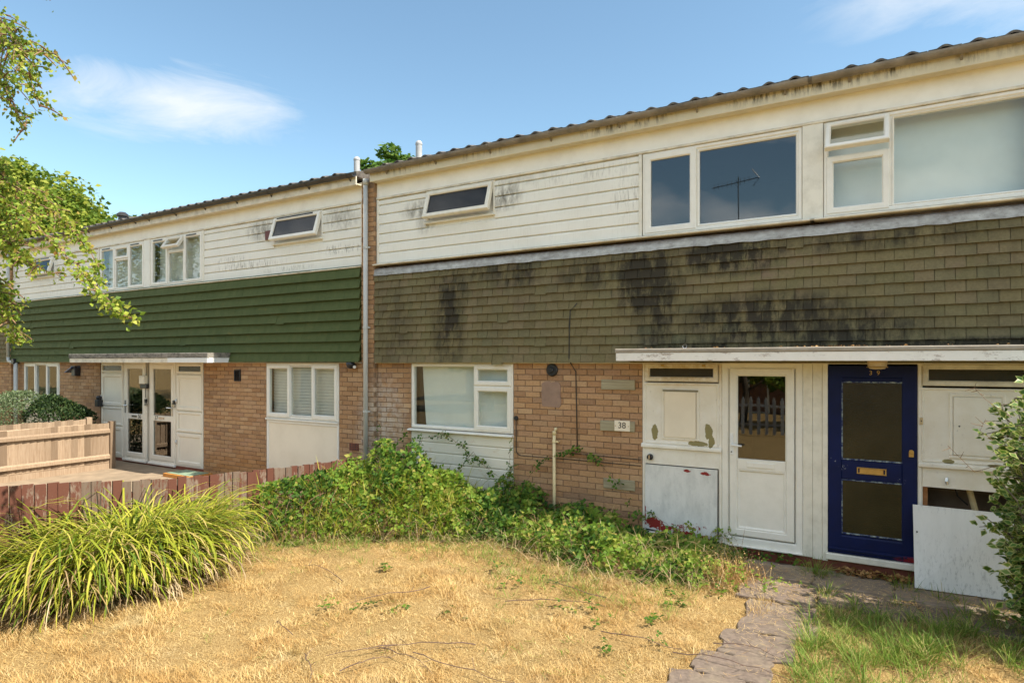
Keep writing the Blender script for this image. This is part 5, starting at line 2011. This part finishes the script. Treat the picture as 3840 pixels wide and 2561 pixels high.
# ------------------------------------------------------------------ variegated shrub at the right edge
def privet():
    S_ = empty('variegated_shrub', (1.02, -1.02, 0), 'green and cream variegated shrub at the right edge in front of the loose board', 'shrub')
    lines, P_, A_, U_ = [], [], [], []
    for i in range(76):
        a = rng.uniform(0, 6.28)
        b = Vector((1.12 + .12 * math.cos(a), -1.02 + .14 * math.sin(a), 0))
        top = Vector((rng.uniform(.70, 1.8), rng.uniform(-1.45, -.6), rng.uniform(.4, 1.98) if i % 3 else rng.uniform(1.3, 1.98)))
        if top.x < .8:
            top.z = min(top.z, 1.95)
        mid = (b + top) / 2 + Vector((rng.normal(0, .06), rng.normal(0, .06), .1))
        pts = [tuple((b * (1 - t) ** 2 + mid * 2 * t * (1 - t) + top * t * t)) for t in np.linspace(0, 1, 9)]
        lines.append(pts)
        for t in np.linspace(.06, 1, 17):
            c0 = np.array(b * (1 - t) ** 2 + mid * 2 * t * (1 - t) + top * t * t)
            # short side twig with opposite leaves
            d = rdir(1, -.35, .95)[0]
            ln = rng.uniform(.08, .26)
            for s in np.linspace(.2, 1, 6):
                q = c0 + d * ln * s + rng.normal(0, .03, 3)
                for sd_ in (-1, 1):
                    ax = d * .8 + np.cross(d, [0, 0, 1]) * sd_ + rng.normal(0, .45, 3)
                    P_.append(q)
                    A_.append(ax)
                    U_.append(rng.normal(0, .55, 3) + np.array([-.1, -.5, .7]))
            lines.append([tuple(c0), tuple(c0 + d * ln * .5), tuple(c0 + d * ln)])
    P_, A_, U_ = np.array(P_), np.array(A_), np.array(U_)
    keep = (P_[:, 2] > .08) & (P_[:, 1] < -.12)
    P_, A_, U_ = P_[keep], A_[keep], U_[keep]
    v, q, t = leaves(P_, A_, U_, rng.uniform(.050, .090, len(P_)), .60, .16)
    o = stuffpart('leaves', (v, q, t), 'variegated', S_)
    at = o.data.attributes.new('rim', 'FLOAT', 'POINT')
    at.data.foreach_set('value', np.tile(np.array([1, 1, 1, 1, 0], np.float32), len(P_)))
    canes('stems', lines, .006, 'bark', S_)
    tw = []
    for (a, b, c_) in (((.70, -.9, 1.35), (.56, -.85, 1.28), (.38, -.8, 1.48)), ((.80, -.9, 1.75), (.64, -.85, 1.88), (.56, -.8, 1.98)), ((.75, -.9, 1.5), (.60, -.82, 1.62), (.64, -.8, 1.72))):
        tw.append([a, b, c_])
        for k in range(5):
            s = rng.uniform(.2, 1)
            q = Vector(b).lerp(Vector(c_), s)
            tw.append([tuple(q), tuple(q + Vector(rng.normal(0, .03, 3)))])
    canes('dead_twigs', tw, .0032, 'cane_brown', S_)


t = MT('variegated')
at = t.n('ShaderNodeAttribute', attribute_name='rim')
r_ = t.geo.outputs['Random Per Island']
inner = t.ramp(r_, [(0, (.04, .10, .015)), (.5, (.085, .175, .024)), (1, (.16, .25, .04))])
rim = t.ramp(r_, [(0, (.20, .28, .06)), (.5, (.40, .43, .13)), (1, (.56, .53, .24))])
c_ = t.mix(t.ramp(at.outputs['Fac'], [(.62, 0.0), (.80, 1.0)]), inner, rim)
M['variegated'] = t.bsdf(c_, .42, spec=.4, translucent=.38)
privet()


# ------------------------------------------------------------------ hedge and shrub by the left fence
def leaf_box(x0, x1, y0, y1, h, n, size, seed):
    x, y = rng.uniform(x0, x1, n), rng.uniform(y0, y1, n)
    top = h * (.90 + .16 * vnoise(x, y, 2.4, seed))
    sx = np.clip(np.minimum(x - x0, x1 - x) / .35, 0, 1)
    sy = np.clip(np.minimum(y - y0, y1 - y) / .3, 0, 1)
    top *= .78 + .22 * np.sqrt(sx * sy)
    z = np.where(rng.random(n) < .55, top - np.abs(rng.normal(0, .08, n)), rng.uniform(.05, 1, n) * top)
    p = np.stack([x, y, z], 1)
    o = unit(np.stack([(x - (x0 + x1) / 2) / (x1 - x0), (y - (y0 + y1) / 2) / (y1 - y0), np.full(n, .6)], 1))
    return leaves(p, unit(rdir(n) + o), unit(o + rng.normal(0, .5, (n, 3))), rng.uniform(*size, n), .55, .15)


Hd = empty('clipped_hedge', (-17.2, -1.0, 0), 'pale green clipped hedge under the far left window', 'hedge')
stuffpart('leaves', leaf_box(-20.4, -15.35, -1.7, -.65, 1.50, 15000, (.03, .065), 4), 'hedge_leaf', Hd)
canes('stems', [[(xx_, -1.1, 0), (xx_ + .1, -1.1, .6), (xx_ + .05, -1.0, 1.2)] for xx_ in np.linspace(-20, -15.6, 14)], .012, 'bark', Hd, 5)
Hd = empty('dark_shrub', (-15.0, -.9, 0), 'dark green shrub between the pale hedge and door 36', 'shrub')
stuffpart('leaves', leaf_box(-15.4, -14.35, -1.35, -.35, 1.42, 5200, (.04, .08), 6), 'dark_leaf', Hd)
canes('stems', [[(xx_, -.9, 0), (xx_ + .1, -.9, .6), (xx_ - .05, -.85, 1.1)] for xx_ in np.linspace(-15.3, -14.5, 5)], .012, 'bark', Hd, 5)


# ------------------------------------------------------------------ trees
def far_tree(name, x, y, h, rx, n_clump, n_leaf, lsize, label, mat='tree_leaf', base=.25, flat=1.0):
    T = empty(name, (x, y, 0), label, 'tree')
    trunk = MB()
    trunk.tube([(x, y, 0), (x + .1, y, h * .25), (x - .1, y + .1, h * .55), (x, y, h * .85)], [h * .03, h * .024, h * .015, h * .004], 8)
    for i in range(7):
        a = i * 2.4
        z0 = h * (.25 + .07 * i)
        trunk.tube([(x, y, z0), (x + math.cos(a) * rx * .4, y + math.sin(a) * rx * .4, z0 + h * .12), (x + math.cos(a) * rx * .8, y + math.sin(a) * rx * .8, z0 + h * .2)], [h * .012, h * .008, h * .003], 6)
    trunk.build('trunk', 'bark', T)
    cz = h * (base + (1 - base) * .5)
    rz_ = h * (1 - base) * .5 * flat
    d = rdir(n_clump, -.75, 1)
    rad = rng.uniform(.55, 1.0, n_clump) ** .6
    cc = np.stack([x + d[:, 0] * rx * rad * .86, y + d[:, 1] * rx * rad * .86, cz + d[:, 2] * rz_ * rad * .88], 1)
    cr = rng.uniform(.16, .30, n_clump) * rx
    idx = rng.integers(0, n_clump, n_leaf)
    e = rdir(n_leaf, -.6, 1)
    p = cc[idx] + e * (cr[idx] * rng.uniform(.6, 1.05, n_leaf))[:, None] * np.array([1, 1, .8])
    out = unit(p - np.array([x, y, cz - rz_ * .3]))
    ax = unit(rdir(n_leaf, -.8, .3) + out * .4)
    stuffpart('crown', leaves(p, ax, unit(e * .6 + out * .5 + rng.normal(0, .45, (n_leaf, 3))), rng.uniform(*lsize, n_leaf), .75, .12), mat, T)
    return T


far_tree('broadleaf_tree', -45.5, 9.0, 14.4, 6.6, 170, 34000, (.22, .42), 'tall broad green tree behind the far left end of the terrace')
far_tree('broadleaf_tree', -38.6, 9.5, 11.6, 4.1, 120, 22000, (.16, .34), 'rounder yellow green tree beside the tall one, touching the far roof')
far_tree('sapling_tree', -31.3, 9.0, 9.9, 1.3, 26, 2200, (.16, .30), 'thin leafy tree top showing behind the black roof vent', 'tree_leaf_fresh')
far_tree('garden_tree', -14.15, 8.5, 9.75, 1.7, 60, 9000, (.12, .22), 'bright green tree top peeping over the roof between the two flue pipes', 'tree_leaf_fresh')


def birch():
    T = empty('overhanging_tree', (-10.6, -5.2, 0), 'small-leaved tree overhanging the picture from the left with drooping branches', 'tree')
    MB().tube([(-10.6, -5.2, -.1), (-10.55, -5.15, 1.5), (-10.4, -5.1, 3.5), (-10.3, -5.0, 5.5), (-10.35, -5.0, 7.5)], [.16, .14, .11, .08, .03], 10).build('trunk', 'bark', T)
    yb = -4.6
    mains = [
        [(-10.3, -5.0, 5.2), (-9.0, yb, 6.1), (-7.9, yb, 6.25), (-7.2, yb + .1, 6.05), (-6.6, yb, 5.75)],
        [(-10.3, -5.0, 5.0), (-9.0, yb, 5.7), (-8.0, yb, 5.75), (-7.3, yb, 5.4), (-6.95, yb, 4.95), (-6.75, yb, 4.55)],
        [(-10.3, -5.0, 4.8), (-9.0, yb - .1, 5.5), (-7.9, yb, 5.45), (-7.1, yb + .1, 5.2), (-6.45, yb, 4.95)],
        [(-10.3, -5.0, 4.5), (-9.0, yb, 5.2), (-8.0, yb + .2, 5.2), (-7.4, yb, 4.85), (-7.0, yb, 4.35)],
        [(-10.4, -5.1, 3.6), (-9.2, yb, 4.3), (-8.2, yb, 4.15), (-7.4, yb, 3.75), (-6.7, yb, 3.4), (-6.0, yb, 2.98), (-5.55, yb, 2.70), (-5.25, yb, 2.55)],
        [(-10.4, -5.1, 3.3), (-9.2, yb, 3.9), (-8.2, yb, 3.7), (-7.4, yb, 3.35), (-6.9, yb, 3.1), (-6.35, yb, 2.95)],
        [(-10.4, -5.1, 3.1), (-9.2, yb + .1, 3.6), (-8.3, yb, 3.4), (-7.7, yb, 3.0), (-7.42, yb, 2.75), (-7.28, yb, 2.45)],
        [(-10.4, -5.1, 3.8), (-9.1, yb, 4.5), (-8.2, yb - .1, 4.40), (-7.6, yb, 4.1), (-7.25, yb, 3.85)],
        [(-10.4, -5.1, 3.4), (-9.2, yb - .3, 4.1), (-8.2, yb - .3, 3.95), (-7.5, yb - .3, 3.55), (-7.05, yb - .3, 3.15)],
        [(-10.4, -5.1, 3.4), (-9.2, yb + .3, 4.2), (-8.0, yb + .4, 4.05), (-7.2, yb + .4, 3.65), (-6.8, yb + .5, 3.2), (-6.75, yb + .5, 2.95)],
        [(-10.4, -5.1, 3.0), (-9.3, yb, 3.4), (-8.5, yb, 3.2), (-7.9, yb, 2.8), (-7.75, yb, 2.5)],
    ]
    lines, P_, A_ = [], [], []
    for bi, mn in enumerate(mains):
        pts = [Vector(q) for q in mn]
        fine = []
        for a, b in zip(pts[:-1], pts[1:]):
            for t in np.linspace(0, 1, 7, endpoint=False):
                fine.append(a.lerp(b, t) + Vector(rng.normal(0, .012, 3)))
        fine.append(pts[-1])
        lines.append([tuple(q) for q in fine])
        low = bi >= 4
        for i, q in enumerate(fine):
            if q.x < -9.0:
                continue
            fr = i / len(fine)
            for s in range((4 if q.x < -7.0 else (1 if rng.random() < .7 else 2)) if low else 2):
                if fr > .80 and rng.random() < .5:
                    continue
                l_ = rng.uniform(.12, .42 if low else .52) * (1.15 - .75 * fr)
                if low and q.x > -7.25:
                    l_ *= .5
                a = rng.uniform(0, 6.28)
                d = Vector((math.cos(a) * .55 + .4, math.sin(a) * .7, rng.uniform(-.8, .5)))
                d.normalize()
                tw = []
                for k in range(6):
                    t = k / 5
                    w = q + d * l_ * t + Vector((0, 0, -.32 * l_ * t * t))
                    tw.append(tuple(w))
                    for r_ in range(2 if k < 2 else 3):
                        P_.append(np.array(w) + rng.normal(0, .03, 3))
                        A_.append(np.array(d) * .5 + rng.normal(0, .6, 3) + np.array([0, 0, -.35]))
                lines.append(tw)
            for r_ in range(2):
                P_.append(np.array(q) + rng.normal(0, .02, 3))
                A_.append(rng.normal(0, .6, 3) + np.array([.2, 0, -.3]))
    canes('branches', lines, .010, 'cane_brown', T)
    P_, A_ = np.array(P_), np.array(A_)
    k = len(P_)
    stuffpart('leaves', leaves(P_, A_, rdir(k, -.2, 1), rng.uniform(.030, .062, k), .66, .2), 'birch_leaf', T)


birch()

# ------------------------------------------------------------------ the other side of the green (seen in the window panes)
OH = empty('opposite_house', (-6, -24, 0), 'row of brick houses opposite, mirrored in the panes', 'house')
bx('wall', 'opposite_brick', OH, -20, 9, -28, -21, 0, 4.7)
MB().add([(-20.3, -20.6, 4.65), (9.3, -20.6, 4.65), (9.3, -28.4, 4.65), (-20.3, -28.4, 4.65), (-20.3, -24.5, 6.5), (9.3, -24.5, 6.5)],
         [(0, 1, 5, 4), (2, 3, 4, 5), (0, 4, 3), (1, 2, 5), (0, 3, 2, 1)]).build('roof', 'roof_tile', OH)
for x_ in range(-18, 8, 4):
    MB().ring(x_, x_ + 1.6, 3.0, 4.1, .08, -21.0, -20.94).build('window', 'upvc', OH)
    MB().ring(x_ + .6, x_ + 1.5, 0, 2.1, .08, -21.0, -20.94).build('door', 'upvc', OH)
AE = empty('television_aerial', (-6.4, -24.0, 6.3), 'television aerial on the opposite roof, mirrored in the bedroom window', 'aerial')
MB().tube([(-6.4, -24, 6.3), (-6.4, -24, 10.9)], .03, 8).build('mast', 'aerial_metal', AE)
bm_ = MB().tube([(-7.6, -24, 10.55), (-5.5, -24, 10.75)], .02, 6)
for i in range(9):
    x_ = -7.5 + i * .2
    bm_.tube([(x_, -24, 10.42 + i * .019), (x_, -24, 10.72 + i * .019)], .012, 5)
bm_.tube([(-5.7, -24, 10.4), (-5.45, -24, 10.75), (-5.75, -24, 11.15)], .02, 5)
bm_.build('boom', 'aerial_metal', AE)
WF = empty('white_picket_fence', (-4, -12.5, 0), 'pale picket fence across the green, mirrored in the white door', 'fence')
for i in range(60):
    x_ = -11 + i * .22
    MB().add([(x_, -12.5, .05), (x_ + .09, -12.5, .05), (x_ + .09, -12.5, 1.05), (x_ + .045, -12.5, 1.15), (x_, -12.5, 1.05), (x_, -12.53, .05), (x_ + .09, -12.53, .05), (x_ + .09, -12.53, 1.05), (x_ + .045, -12.53, 1.15), (x_, -12.53, 1.05)],
             [(0, 1, 2, 3, 4), (9, 8, 7, 6, 5), (0, 5, 6, 1), (1, 6, 7, 2), (2, 7, 8, 3), (3, 8, 9, 4), (4, 9, 5, 0)]).build('picket', 'fence_white', WF)
for z_ in (.3, .85):
    bx('rail', 'fence_white', WF, -11.1, 2.3, -12.57, -12.532, z_, z_ + .07)
for i, (x_, y_, h_, r_) in enumerate(((-9.5, -16.0, 5.2, 2.6), (-4.5, -15.5, 4.6, 2.4), (.5, -16.0, 5.0, 2.6), (-15.5, -16.5, 6.2, 3.0), (-24.0, -13.5, 9.5, 4.2), (-32.0, -15.0, 11.0, 4.6), (-40.0, -18.0, 12.0, 5.0), (5.5, -16.5, 5.2, 2.6))):
    far_tree('opposite_tree', x_, y_, h_, r_, 50, 6000, (.12, .26), 'tree of the row across the green, mirrored in the panes', 'tree_leaf', .12)['group'] = 'trees across the green'

# ring and blown debris on top of the right canopy
rg = MB()
rg.tube([(-1.99 + .022 * math.cos(a), -.40, 2.365 + .022 * math.sin(a)) for a in np.linspace(0, 6.28, 13)], .004, 5, False)
tag(rg.build('metal_ring', 'chrome', fix=False), 'small metal ring standing on the canopy above the peeling cupboard', 'ring')
k = 90
P_ = np.stack([np.concatenate([rng.normal(-.55, .16, 45), rng.uniform(-2.4, 1.2, 45)]), rng.uniform(-.49, -.25, k), np.full(k, 2.348)], 1)
tag(stuffpart('canopy_litter', leaves(P_, rdir(k, -.1, .25), rdir(k, .3, 1), rng.uniform(.015, .04, k), .6, .3), 'leaf_litter', None), 'rusty leaf litter lying on the right canopy', 'dead leaves')
